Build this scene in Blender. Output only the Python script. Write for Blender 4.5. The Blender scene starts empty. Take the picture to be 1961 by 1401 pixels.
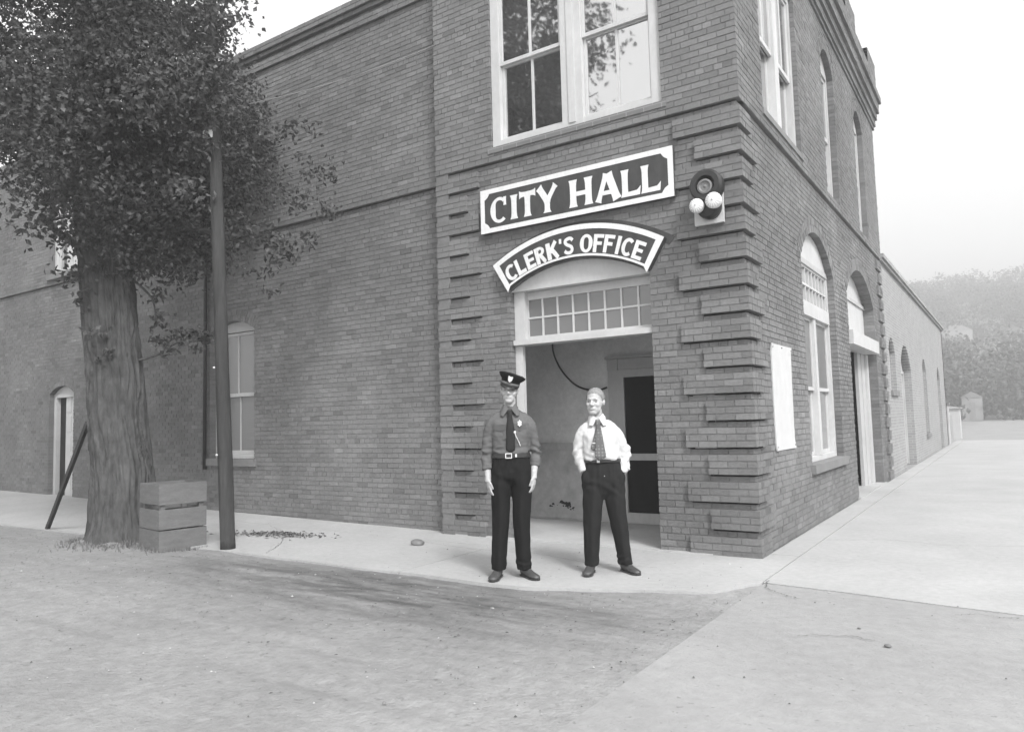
import bpy, bmesh, math, random
from mathutils import Vector, Matrix, noise
R = math.radians
random.seed(7)
SC = bpy.context.scene
COL = SC.collection

# ------------------------------------------------------------------ camera
CAM_POS = Vector((2.126, -7.5612, 1.42))
C_RIGHT = Vector((0.83027353, 0.55670759, -0.02687996))
C_UP = Vector((0.06411757, -0.04749508, 0.99681149))
C_FWD = Vector((-0.55365585, 0.82934967, 0.07512865))
FPX = 1418.45
cd = bpy.data.cameras.new('camera')
cd.sensor_fit = 'HORIZONTAL'; cd.sensor_width = 36.0
cd.lens = 36.0 * FPX / 1961.0
cd.clip_start = 0.05; cd.clip_end = 2000
cam = bpy.data.objects.new('camera', cd); COL.objects.link(cam)
m3 = Matrix((C_RIGHT, C_UP, -C_FWD)).transposed()
cam.matrix_world = Matrix.Translation(CAM_POS) @ m3.to_4x4()
SC.camera = cam

# ------------------------------------------------------------------ sky, sun, exposure
SUN_AZ = R(56)      # compass-like: angle from -Y towards +X
SUN_EL = R(44)
sdir = Vector((math.sin(SUN_AZ) * math.cos(SUN_EL), -math.cos(SUN_AZ) * math.cos(SUN_EL), math.sin(SUN_EL)))
W = bpy.data.worlds.new('World'); SC.world = W; W.use_nodes = True
nt = W.node_tree; nt.nodes.clear()
o_ = nt.nodes.new('ShaderNodeOutputWorld'); bg = nt.nodes.new('ShaderNodeBackground')
sk = nt.nodes.new('ShaderNodeTexSky'); sk.sky_type = 'NISHITA'; sk.sun_disc = False
sk.sun_elevation = SUN_EL; sk.sun_rotation = math.atan2(sdir.x, sdir.y)
sk.dust_density = 5.0; sk.air_density = 1.0; sk.ozone_density = 1.0
bw = nt.nodes.new('ShaderNodeRGBToBW')      # black-and-white film: the sky is grey-white
vl = nt.nodes.new('ShaderNodeMath'); vl.operation = 'MULTIPLY_ADD'      # an even white cloud veil over the clear sky
vl.inputs[1].default_value = .5; vl.inputs[2].default_value = 3.9
nt.links.new(sk.outputs[0], bw.inputs[0]); nt.links.new(bw.outputs[0], vl.inputs[0]); nt.links.new(vl.outputs[0], bg.inputs[0])
nt.links.new(bg.outputs[0], o_.inputs[0]); bg.inputs[1].default_value = 0.15
sl = bpy.data.lights.new('sun', 'SUN'); sl.energy = 2.5; sl.angle = R(13); sl.color = (1, 1, 1)
sun = bpy.data.objects.new('sun', sl); COL.objects.link(sun)
sun.rotation_euler = sdir.to_track_quat('Z', 'Y').to_euler(); sun.location = (6, -8, 14)
SC.view_settings.view_transform = 'Standard'; SC.view_settings.look = 'None'
SC.view_settings.exposure = .95; SC.view_settings.gamma = 1.0
SC.view_settings.use_curve_mapping = False

# ------------------------------------------------------------------ materials (all grey: the photograph is black and white)
MATS = {}
def gmat(name, v, var=.2, scale=6, rough=.85, bump=0., bscale=60, spec=.3, tone=None, stretch=(1, 1, 1),
         var2=0., scale2=40, metallic=0., coords='pos', extra=None):
    m = bpy.data.materials.new(name); m.use_nodes = True; MATS[name] = m
    t = m.node_tree; N = t.nodes; L = t.links
    b = N['Principled BSDF']; b.inputs['Roughness'].default_value = rough
    b.inputs['Specular IOR Level'].default_value = spec; b.inputs['Metallic'].default_value = metallic
    if coords == 'pos': src = N.new('ShaderNodeNewGeometry').outputs['Position']
    else: src = N.new('ShaderNodeTexCoord').outputs['Object']
    mp = N.new('ShaderNodeMapping'); mp.inputs['Scale'].default_value = stretch; L.new(src, mp.inputs[0])
    def nz(sc, det=5):
        n = N.new('ShaderNodeTexNoise'); n.inputs['Scale'].default_value = sc; n.inputs['Detail'].default_value = det
        n.inputs['Roughness'].default_value = .62
        L.new(mp.outputs[0], n.inputs['Vector']); return n.outputs['Fac']
    def mth(op, a, bb):
        n = N.new('ShaderNodeMath'); n.operation = op
        for i, q in enumerate((a, bb)):
            if isinstance(q, (int, float)): n.inputs[i].default_value = q
            else: L.new(q, n.inputs[i])
        return n.outputs[0]
    fac = mth('ADD', mth('MULTIPLY', mth('SUBTRACT', nz(scale), .5), var * 4), 1.0)
    if var2: fac = mth('MULTIPLY', fac, mth('ADD', mth('MULTIPLY', mth('SUBTRACT', nz(scale2), .5), var2 * 4), 1.0))
    if tone == 'attr':
        a = N.new('ShaderNodeAttribute'); a.attribute_name = 'tone'; fac = mth('MULTIPLY', fac, a.outputs['Fac'])
    elif tone == 'rand':
        a = N.new('ShaderNodeObjectInfo'); fac = mth('MULTIPLY', fac, mth('ADD', mth('MULTIPLY', a.outputs['Random'], .3), .85))
    if extra: fac = extra(N, L, mth, fac, src, nz)
    val = mth('MAXIMUM', mth('MULTIPLY', fac, v), .006)
    cc = N.new('ShaderNodeCombineColor')
    for i in range(3): L.new(val, cc.inputs[i])
    L.new(cc.outputs[0], b.inputs['Base Color'])
    if bump:
        bp = N.new('ShaderNodeBump'); bp.inputs['Strength'].default_value = bump; bp.inputs['Distance'].default_value = .02
        L.new(nz(bscale, 6), bp.inputs['Height']); L.new(bp.outputs[0], b.inputs['Normal'])
    return m

# weather on the walls: soft soot blotches with a shape of their own
def soot(N, L, mth, fac, src, nz):
    a = nz(.45, 4)
    return mth('MULTIPLY', fac, mth('ADD', mth('MULTIPLY', a, 1.0), .5))
BR = .175
gmat('brick', BR, .12, 1.3, .9, .35, 90, .2, 'attr', var2=.16, scale2=30, extra=soot)
gmat('brick_piece', BR, .12, 1.3, .9, .35, 90, .2, 'rand', var2=.16, scale2=30, extra=soot)
gmat('mortar', .18, .2, 1.2, .95, .3, 120, .15, var2=.15, scale2=25, extra=soot)
gmat('stone_sill', .2, .15, 3, .9, .3, 60, .2)
def far_brick(N, L, mth, fac, src, nz):
    b = N.new('ShaderNodeTexBrick'); b.inputs['Scale'].default_value = 1.0
    b.inputs['Brick Width'].default_value = .213; b.inputs['Row Height'].default_value = .06975
    b.inputs['Mortar Size'].default_value = .006; b.inputs['Color1'].default_value = (.9,) * 3 + (1,)
    b.inputs['Color2'].default_value = (1.1,) * 3 + (1,); b.inputs['Mortar'].default_value = (1.45,) * 3 + (1,)
    s = N.new('ShaderNodeSeparateXYZ'); L.new(src, s.inputs[0])
    c = N.new('ShaderNodeCombineXYZ'); L.new(mth('ADD', s.outputs[0], s.outputs[1]), c.inputs[0]); L.new(s.outputs[2], c.inputs[1])
    L.new(c.outputs[0], b.inputs['Vector'])
    g = N.new('ShaderNodeRGBToBW'); L.new(b.outputs['Color'], g.inputs[0])
    return mth('MULTIPLY', fac, g.outputs[0])
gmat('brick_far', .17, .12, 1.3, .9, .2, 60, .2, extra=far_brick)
gmat('flare_pale_brick', .27, .1, 1.3, .9, .2, 60, .2, extra=far_brick)  # annexe brick made paler: lens flare is put into its colour
gmat('white_paint', .49, .1, 2.5, .55, .08, 40, .4, var2=.06, scale2=22, stretch=(1, 1, .5))
gmat('grey_paint', .42, .12, 2.5, .6, .08, 40, .35, var2=.08, scale2=18, stretch=(1, 1, .4))
gmat('sign_dark', .055, .25, 4, .6, .05, 30, .3, var2=.25, scale2=14, stretch=(1, 1, .4))
def worn(N, L, mth, fac, src, nz):      # chipped and weather-streaked paint
    a = nz(34, 6); r = N.new('ShaderNodeMapRange'); r.inputs[1].default_value = .66; r.inputs[2].default_value = .72; r.inputs[3].default_value = 1; r.inputs[4].default_value = .45
    L.new(a, r.inputs[0]); mp = N.new('ShaderNodeMapping'); mp.inputs['Scale'].default_value = (14, 14, 1.2); L.new(src, mp.inputs[0])
    b = N.new('ShaderNodeTexNoise'); b.inputs['Scale'].default_value = 1.6; b.inputs['Detail'].default_value = 5; L.new(mp.outputs[0], b.inputs['Vector'])
    return mth('MULTIPLY', mth('MULTIPLY', fac, r.outputs[0]), mth('ADD', mth('MULTIPLY', b.outputs['Fac'], .3), .84))
gmat('sign_cream', .7, .07, 5, .6, .06, 60, .3, var2=.08, scale2=26, extra=worn)
gmat('black_metal', .02, .2, 6, .45, .1, 50, .5)
gmat('grey_metal', .16, .15, 8, .5, .1, 60, .5)
gmat('lamp_white', .72, .04, 14, .35, .0, 40, .5)
gmat('dull_dark', .03, .2, 5, .9, 0, 40, .1)
gmat('paper', .52, .05, 2.2, .8, .03, 20, .2, var2=.04, scale2=9)
def planks_streak(N, L, mth, fac, src, nz): return fac
gmat('crate_wood', .15, .18, 5, .9, .3, 40, .2, var2=.14, scale2=26, stretch=(1, 1, 4))
gmat('pole_wood', .052, .3, 8, .95, .9, 30, .15, var2=.2, scale2=34, stretch=(1, 1, .12))
gmat('dark_wood', .05, .25, 8, .9, .3, 40, .2)
gmat('bark', .085, .3, 5, 1., 1., 26, .1, var2=.4, scale2=16, stretch=(1, 1, .4))
def leafm(name, v):
    m = gmat(name, v, .12, 1.5, .6, 0, 40, .35, 'attr')
    t = m.node_tree; N = t.nodes; L = t.links
    tr = N.new('ShaderNodeBsdfTranslucent'); tr.inputs[0].default_value = (v * 1.3,) * 3 + (1,)
    mx = N.new('ShaderNodeMixShader'); mx.inputs[0].default_value = .25
    out = N['Material Output']; L.new(N['Principled BSDF'].outputs[0], mx.inputs[1]); L.new(tr.outputs[0], mx.inputs[2])
    L.new(mx.outputs[0], out.inputs[0]); return m
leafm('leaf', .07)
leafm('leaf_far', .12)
# glass: dark pane, mirror-like at the surface
def glassm(name, v, mixf, rough):
    m = bpy.data.materials.new(name); m.use_nodes = True; MATS[name] = m
    t = m.node_tree; N = t.nodes; L = t.links; b = N['Principled BSDF']
    b.inputs['Base Color'].default_value = (v, v, v, 1); b.inputs['Roughness'].default_value = .4
    g = N.new('ShaderNodeBsdfGlossy'); g.inputs['Roughness'].default_value = rough; g.inputs['Color'].default_value = (.95,) * 3 + (1,)
    geo = N.new('ShaderNodeNewGeometry')
    n = N.new('ShaderNodeTexNoise'); n.inputs['Scale'].default_value = 2.2; L.new(geo.outputs['Position'], n.inputs['Vector'])
    bp = N.new('ShaderNodeBump'); bp.inputs['Strength'].default_value = .02; bp.inputs['Distance'].default_value = .05
    L.new(n.outputs['Fac'], bp.inputs['Height']); L.new(bp.outputs[0], g.inputs['Normal'])
    mx = N.new('ShaderNodeMixShader'); mx.inputs[0].default_value = mixf
    L.new(b.outputs[0], mx.inputs[1]); L.new(g.outputs[0], mx.inputs[2]); L.new(mx.outputs[0], N['Material Output'].inputs[0])
    return m
glassm('glass', .02, .58, .03)
glassm('glass_dusty', .1, .12, .25)
glassm('glass_shade', .12, .1, .3)
def plasterx(N, L, mth, fac, src, nz):
    return mth('MULTIPLY', fac, mth('ADD', mth('MULTIPLY', nz(1.1, 6), .7), .65))
gmat('plaster', .66, .12, 3, .9, .15, 30, .2, var2=.1, scale2=14, extra=plasterx)
gmat('plaster_patch', .62, .2, 9, .9, .15, 40, .2)
gmat('wainscot', .42, .12, 3, .7, .1, 30, .3, var2=.12, scale2=12, extra=plasterx)
gmat('screen_mesh', .012, .1, 20, .9, 0, 40, .1)
def concx(N, L, mth, fac, src, nz):
    # fine dark specks and a little worn mottling
    sp = N.new('ShaderNodeTexNoise'); sp.inputs['Scale'].default_value = 26; sp.inputs['Detail'].default_value = 3; L.new(src, sp.inputs['Vector'])
    r = N.new('ShaderNodeMapRange'); r.inputs[1].default_value = .66; r.inputs[2].default_value = .74; r.inputs[3].default_value = 1; r.inputs[4].default_value = .72
    L.new(sp.outputs['Fac'], r.inputs[0]); return mth('MULTIPLY', fac, r.outputs[0])
gmat('concrete', .385, .12, .8, .95, .25, 70, .15, var2=.09, scale2=16, extra=concx)
gmat('floor_concrete', .42, .12, 1.5, .9, .2, 60, .2, var2=.08, scale2=16)
def dirtx(N, L, mth, fac, src, nz):
    mp = N.new('ShaderNodeMapping'); mp.inputs['Scale'].default_value = (.55, 2.6, 1); mp.inputs['Rotation'].default_value = (0, 0, R(-14)); L.new(src, mp.inputs[0])
    a = N.new('ShaderNodeTexNoise'); a.inputs['Scale'].default_value = 1.5; a.inputs['Detail'].default_value = 9; a.inputs['Roughness'].default_value = .68; L.new(mp.outputs[0], a.inputs['Vector'])
    # darker patch of the street beside the kerb: gaussian band in Y around -3.0, fading left and right
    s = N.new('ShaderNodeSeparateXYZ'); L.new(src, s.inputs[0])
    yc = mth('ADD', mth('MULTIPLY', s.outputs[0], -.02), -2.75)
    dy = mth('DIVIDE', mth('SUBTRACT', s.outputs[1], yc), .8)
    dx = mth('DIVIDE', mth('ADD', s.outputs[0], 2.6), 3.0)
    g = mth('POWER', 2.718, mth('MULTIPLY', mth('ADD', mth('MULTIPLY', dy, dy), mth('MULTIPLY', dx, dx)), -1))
    r = N.new('ShaderNodeMapRange'); r.inputs[1].default_value = .3; r.inputs[2].default_value = .62; L.new(a.outputs['Fac'], r.inputs[0])
    # towards the concrete apron the dirt is dusted with pale cement grit
    px_ = N.new('ShaderNodeMapRange'); px_.interpolation_type = 'SMOOTHSTEP'; px_.inputs[1].default_value = -1.5; px_.inputs[2].default_value = .3; px_.inputs[3].default_value = 1.; px_.inputs[4].default_value = 1.13
    L.new(mth('ADD', s.outputs[0], mth('MULTIPLY', mth('SUBTRACT', a.outputs['Fac'], .5), 1.5)), px_.inputs[0]); fac = mth('MULTIPLY', fac, px_.outputs[0])
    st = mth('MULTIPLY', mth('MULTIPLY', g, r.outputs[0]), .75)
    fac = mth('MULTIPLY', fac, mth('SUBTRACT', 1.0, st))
    sp = N.new('ShaderNodeTexNoise'); sp.inputs['Scale'].default_value = 17; sp.inputs['Detail'].default_value = 4; L.new(src, sp.inputs['Vector'])
    r2 = N.new('ShaderNodeMapRange'); r2.inputs[1].default_value = .63; r2.inputs[2].default_value = .73; r2.inputs[3].default_value = 1; r2.inputs[4].default_value = .75
    L.new(sp.outputs['Fac'], r2.inputs[0]); fac = mth('MULTIPLY', fac, r2.outputs[0])
    r3 = N.new('ShaderNodeMapRange'); r3.inputs[1].default_value = .36; r3.inputs[2].default_value = .28; r3.inputs[3].default_value = 1; r3.inputs[4].default_value = 1.12
    L.new(sp.outputs['Fac'], r3.inputs[0]); return mth('MULTIPLY', fac, r3.outputs[0])
gmat('apron', .3, .13, .6, 1., .35, 45, .1, var2=.1, scale2=11, extra=concx)
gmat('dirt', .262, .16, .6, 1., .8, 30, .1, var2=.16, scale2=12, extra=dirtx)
gmat('pebble', .26, .3, 12, .9, 0, 40, .2, 'attr')
gmat('dry_leaves', .1, .3, 12, .9, 0, 40, .2, 'attr')
gmat('grass', .14, .2, 5, .8, 0, 40, .2, 'attr')
gmat('hill_ground', .24, .25, .2, 1, 0, 40, .1)
# people
gmat('skin', .42, .06, 9, .55, .05, 160, .35, coords='obj')
gmat('skin_dark', .2, .06, 9, .6, .0, 160, .3, coords='obj')
gmat('eye', .14, 0, 9, .3, 0, 60, .5)
gmat('hair', .23, .2, 40, .6, .4, 140, .3, coords='obj', stretch=(3, 1, 1))
gmat('hair_dark', .06, .25, 40, .6, .4, 140, .3, coords='obj', stretch=(3, 1, 1))
gmat('navy_wool', .014, .15, 8, .95, .15, 220, .06, coords='obj')
gmat('trouser_wool', .02, .18, 8, .95, .15, 220, .06, coords='obj')
gmat('grey_shirt', .115, .12, 6, .9, .12, 160, .15, coords='obj')
gmat('shirt_seam', .1, .12, 6, .9, .12, 160, .15, coords='obj')
gmat('white_shirt', .52, .04, 6, .9, .1, 120, .15, coords='obj')
gmat('dark_tie', .018, .15, 9, .7, .05, 160, .2, coords='obj')
def dots(N, L, mth, fac, src, nz):
    v = N.new('ShaderNodeTexVoronoi'); v.inputs['Scale'].default_value = 34; v.inputs['Randomness'].default_value = .25; L.new(src, v.inputs['Vector'])
    r = N.new('ShaderNodeMapRange'); r.inputs[1].default_value = .28; r.inputs[2].default_value = .42; r.inputs[3].default_value = 1.9; r.inputs[4].default_value = 1
    L.new(v.outputs['Distance'], r.inputs[0]); return mth('MULTIPLY', fac, r.outputs[0])
gmat('spot_tie', .1, .1, 9, .7, .05, 160, .2, coords='obj', extra=dots)
gmat('leather', .025, .15, 8, .35, .1, 90, .5, coords='obj')
gmat('shoe_leather', .06, .25, 12, .45, .15, 60, .45, coords='obj')
gmat('cap_visor', .012, .1, 8, .4, 0, 60, .4)
gmat('badge_metal', .75, .1, 60, .35, .3, 90, .5, metallic=.4, coords='obj')

# ------------------------------------------------------------------ mesh helpers
class MB:
    def __init__(s): s.v = []; s.f = []; s.m = []; s.t = []
    def add(s, vs, fs, mi=0, tone=1.0):
        b = len(s.v); s.v += [tuple(q) for q in vs]
        for f in fs: s.f.append([b + i for i in f]); s.m.append(mi); s.t.append(tone)
    def box(s, x0, x1, y0, y1, z0, z1, mi=0, tone=1.0, M=None):
        vs = [Vector((x, y, z)) for z in (z0, z1) for y in (y0, y1) for x in (x0, x1)]
        if M is not None: vs = [M @ q for q in vs]
        s.add(vs, BOXF, mi, tone)
    def ring_loft(s, rings, mi=0, tone=1.0, caps=True, closed=True):
        n = len(rings[0]); b = len(s.v)
        for r in rings: s.v += [tuple(q) for q in r]
        k = n if closed else n - 1
        for i in range(len(rings) - 1):
            for j in range(k):
                a = b + i * n + j; c = b + i * n + (j + 1) % n
                s.f.append([a, c, c + n, a + n]); s.m.append(mi); s.t.append(tone)
        if caps and closed:
            s.f.append([b + j for j in range(n)][::-1]); s.m.append(mi); s.t.append(tone)
            e = b + (len(rings) - 1) * n
            s.f.append([e + j for j in range(n)]); s.m.append(mi); s.t.append(tone)
    def tube(s, pts, rad, n=12, mi=0, tone=1.0, ref=Vector((1, 0, 0))):
        pts = [Vector(p) for p in pts]; rings = []
        for i, p in enumerate(pts):
            d = (pts[min(i + 1, len(pts) - 1)] - pts[max(i - 1, 0)]).normalized()
            a = ref - d * ref.dot(d)
            if a.length < .05: a = Vector((0, 1, 0)) - d * d.y
            a.normalize(); b2 = d.cross(a)
            r = rad[i] if isinstance(rad, (list, tuple)) else rad
            rx, ry = r if isinstance(r, (list, tuple)) else (r, r)
            rings.append([p + a * rx * math.cos(2 * math.pi * k / n) + b2 * ry * math.sin(2 * math.pi * k / n) for k in range(n)])
        s.ring_loft(rings, mi, tone)
    def ball(s, c, r, n=12, k=8, mi=0, M=None):
        c = Vector(c); rx, ry, rz = r if isinstance(r, (list, tuple)) else (r, r, r); rings = []
        for i in range(k + 1):
            th = -math.pi / 2 + math.pi * (i + .0) / k; th = max(-1.5, min(1.5, th))
            ring = [Vector((rx * math.cos(th) * math.cos(2 * math.pi * j / n), ry * math.cos(th) * math.sin(2 * math.pi * j / n), rz * math.sin(th))) for j in range(n)]
            rings.append([c + ((M @ q) if M is not None else q) for q in ring])
        s.ring_loft(rings, mi)
    def prism(s, poly, fn, d0, d1, mi=0, tone=1.0):
        """poly: list of 2D points; fn(a, b, d) -> 3D; extruded from d0 (front) to d1 (back)"""
        n = len(poly); vs = [fn(a, b, d0) for a, b in poly] + [fn(a, b, d1) for a, b in poly]
        fs = [list(range(n)), list(range(2 * n - 1, n - 1, -1))] + [[i, i + n, (i + 1) % n + n, (i + 1) % n] for i in range(n)]
        s.add(vs, fs, mi, tone)
    def strip_prism(s, A, B, fn, d0, d1, mi=0, tone=1.0, closed=False):
        """solid between two matching 2D polylines A and B"""
        n = len(A); vs = []
        for d in (d0, d1):
            vs += [fn(a, b, d) for a, b in A] + [fn(a, b, d) for a, b in B]
        fs = []; rng = range(n if closed else n - 1)
        for i in rng:
            j = (i + 1) % n
            fs += [[i, j, n + j, n + i], [2 * n + i, 3 * n + i, 3 * n + j, 2 * n + j], [i, 2 * n + i, 2 * n + j, j], [n + i, n + j, 3 * n + j, 3 * n + i]]
        if not closed: fs += [[0, n, 3 * n, 2 * n], [n - 1, 3 * n - 1, 4 * n - 1, 2 * n - 1]]
        s.add(vs, fs, mi, tone)
    def build(s, name, mats, parent=None, smooth=False, loc=None):
        me = bpy.data.meshes.new(name); me.from_pydata(s.v, [], s.f)
        if isinstance(mats, str): mats = [mats]
        for q in mats: me.materials.append(MATS[q])
        if len(mats) > 1: me.polygons.foreach_set('material_index', s.m)
        a = me.attributes.new('tone', 'FLOAT', 'FACE'); a.data.foreach_set('value', s.t)
        if smooth: me.polygons.foreach_set('use_smooth', [True] * len(s.f))
        me.update()
        o = bpy.data.objects.new(name, me); COL.objects.link(o)
        if parent is not None: o.parent = parent
        if loc is not None: o.location = loc
        return o
BOXF = [[0, 2, 3, 1], [4, 5, 7, 6], [0, 1, 5, 4], [2, 6, 7, 3], [1, 3, 7, 5], [0, 4, 6, 2]]
def tag(o, label=None, cat=None, group=None, kind=None):
    if label: o['label'] = label
    if cat: o['category'] = cat
    if group: o['group'] = group
    if kind: o['kind'] = kind
    return o
def empty(name, loc=(0, 0, 0), rz=0., parent=None):
    o = bpy.data.objects.new(name, None); COL.objects.link(o); o.location = loc; o.rotation_euler = (0, 0, rz)
    o.empty_display_size = .1
    if parent is not None: o.parent = parent
    return o
def smooth01(a, b, x):
    t = max(0, min(1, (x - a) / (b - a))); return t * t * (3 - 2 * t)
def px_size(p):
    d = Vector(p) - CAM_POS; z = d.dot(C_FWD)
    return None if z < .2 else (980.5 + FPX * d.dot(C_RIGHT) / z, 700.5 - FPX * d.dot(C_UP) / z)

# ------------------------------------------------------------------ ground
def rise(x, y):      # the ground climbs a little towards the left along the wing
    return .0125 * max(0., -4.5 - x) * smooth01(-2.4, -.4, y)
def edge_y(x):       # worn outer edge of the front pavement
    return -2.12 + .035 * noise.noise(Vector((x * 1.3, 3.1, 0))) + .04 * noise.noise(Vector((x * .4, 7, 0))) + .5 * smooth01(-1.6, .1, x) + .56 * smooth01(-.05, .29, x)
def frange(a, b, s):
    n = max(1, int(round((b - a) / s))); return [a + (b - a) * i / n for i in range(n + 1)]
def build_ground():
    xs = [-600, -200, -80, -40, -24] + frange(-18, 5, .075) + [8, 14, 24, 40, 80, 200, 600]
    ys = [-400, -120, -40, -20, -12] + frange(-8, .6, .05) + [1.4, 3, 6, 12, 24, 60, 140, 300, 900]
    vs = []; fs = []
    for y in ys:
        for x in xs:
            z = -.022 + rise(x, y)
            if -18 <= x <= 5 and -8 <= y <= .6:
                z += .011 * noise.noise(Vector((x * .9, y * 1.6, 0))) + .007 * noise.noise(Vector((x * 4, y * 4, 2))) + .004 * noise.noise(Vector((x * 11, y * 11, 5)))
                for yr in (-2.72, -3.25, -4.25, -4.7):   # old wheel ruts along the street
                    dd = (y - yr - .16 * noise.noise(Vector((x * .25, yr, 0)))) / .07
                    z -= (.012 * math.exp(-dd * dd) - .006 * math.exp(-(abs(dd) - 1.9) ** 2 * 1.5)) * max(0, .55 + noise.noise(Vector((x * .6, yr * 3, 1)))) * smooth01(.6, -1., x)
                d = math.hypot(x + 7.62, y + 2.3); z += .11 * math.exp(-(d / .62) ** 2)
                z += .03 * math.exp(-((x + 5.75) ** 2 + (y + 2.0) ** 2) / .12)
                z = min(z, -.008 + rise(x, y)) if (y > edge_y(x) - .02 and x < .3) or (x > .28) else z
            vs.append((x, y, z))
    n = len(xs)
    for j in range(len(ys) - 1):
        for i in range(n - 1): fs.append([j * n + i, j * n + i + 1, (j + 1) * n + i + 1, (j + 1) * n + i])
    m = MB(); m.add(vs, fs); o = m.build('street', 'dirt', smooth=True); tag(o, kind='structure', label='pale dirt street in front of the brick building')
build_ground()
PAVE = empty('pavement'); tag(PAVE, kind='structure', label='pale concrete pavement round the building corner')
def slab(poly_fn_x, y_lo, y_hi, x0, x1, step=.25, th=.05, zoff=0., mat='concrete'):
    """a cast slab: top follows the rise, edges run down"""
    m = MB(); xs = frange(x0, x1, step); top = []; rows = 7
    for x in xs:
        a = y_lo(x); b = y_hi(x)
        top.append([Vector((x, a + (b - a) * k / rows, zoff + rise(x, a + (b - a) * k / rows) + .0025 * noise.noise(Vector((x * .7, k * .5, 1))))) for k in range(rows + 1)])
    for i in range(len(xs) - 1):
        for k in range(rows):
            m.add([top[i][k], top[i + 1][k], top[i + 1][k + 1], top[i][k + 1]], [[0, 1, 2, 3]])
        for k in (0, rows):
            a, b = top[i][k], top[i + 1][k]; dn = Vector((0, 0, -th))
            m.add([a, b, b + dn, a + dn], [[0, 1, 2, 3]])
    for i in (0, len(xs) - 1):
        for k in range(rows):
            a, b = top[i][k], top[i][k + 1]; dn = Vector((0, 0, -th)); m.add([a, b, b + dn, a + dn], [[0, 1, 2, 3]])
    return m.build('slab', mat, PAVE, smooth=False)
# front walk, a narrow strip beside the wall, the walk up the side street and the apron at the corner
jx = lambda y: .285 + .012 * noise.noise(Vector((0, y * 1.2, 5)))
slab(None, edge_y, lambda x: -.495, -22.9, -2.905, .12)
slab(None, lambda x: -.483, lambda x: .3, -22.9, -2.905, .25)
slab(None, edge_y, lambda x: .3, -2.893, -.0, .1)
slab(None, edge_y, lambda x: .3, .0, .28, .04)
slab(None, lambda x: .312, lambda x: 33., 0.0, .28, .14)
cy = lambda x: -1.0 - .14 * x + .012 * noise.noise(Vector((x * 1.5, 0, 9)))
slab(None, lambda x: cy(x) + .012, lambda x: 7.2, .292, 2.7, .1)
slab(None, lambda x: 7.212, lambda x: 33., .292, 2.7, .3)
slab(None, lambda x: -9., cy, .30, 6.2, .1, zoff=-.006, mat='apron')
# hairline cracks
def crack(pts, w=.005, seed=1):
    rg = random.Random(seed); P = []
    for (a, b) in zip(pts, pts[1:]):
        n = 14
        for i in range(n): t = i / n; P.append(Vector((a[0] + (b[0] - a[0]) * t + rg.gauss(0, .008), a[1] + (b[1] - a[1]) * t + rg.gauss(0, .008), .0)))
    m = MB()
    for i in range(len(P) - 1):
        d = (P[i + 1] - P[i]).normalized(); n = Vector((-d.y, d.x, 0)); wa = w * rg.uniform(.5, 1.2); wb = w * rg.uniform(.5, 1.2)
        z = Vector((0, 0, .0035 + rise(P[i].x, P[i].y))); m.add([P[i] - n * wa / 2 + z, P[i] + n * wa / 2 + z, P[i + 1] + n * wb / 2 + z, P[i + 1] - n * wb / 2 + z], [[0, 1, 2, 3]])
    m.build('crack', 'dark_wood', PAVE)
crack([(.31, -.97), (.36, -1.25), (.55, -1.42), (.7, -1.5)], .006, 1); crack([(-3.85, -.62), (-3.0, -.78), (-2.2, -.7), (-1.4, -.95), (-.7, -.85)], .005, 2); crack([(.32, 1.4), (.9, 1.7), (1.5, 1.55), (2.6, 1.9)], .005, 3)
crack([(1.72, -1.5), (1.85, -1.4), (2.0, -1.44), (2.1, -1.38)], .004, 4); crack([(-6.8, -.55), (-6.0, -.95), (-5.4, -1.5), (-5.0, -2.05)], .006, 5); crack([(.9, -2.5), (1.2, -2.35), (1.35, -2.4)], .005, 6)
slab(None, lambda x: cy(x) + .012, lambda x: 33., 2.712, 6.2, .3)

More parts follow.
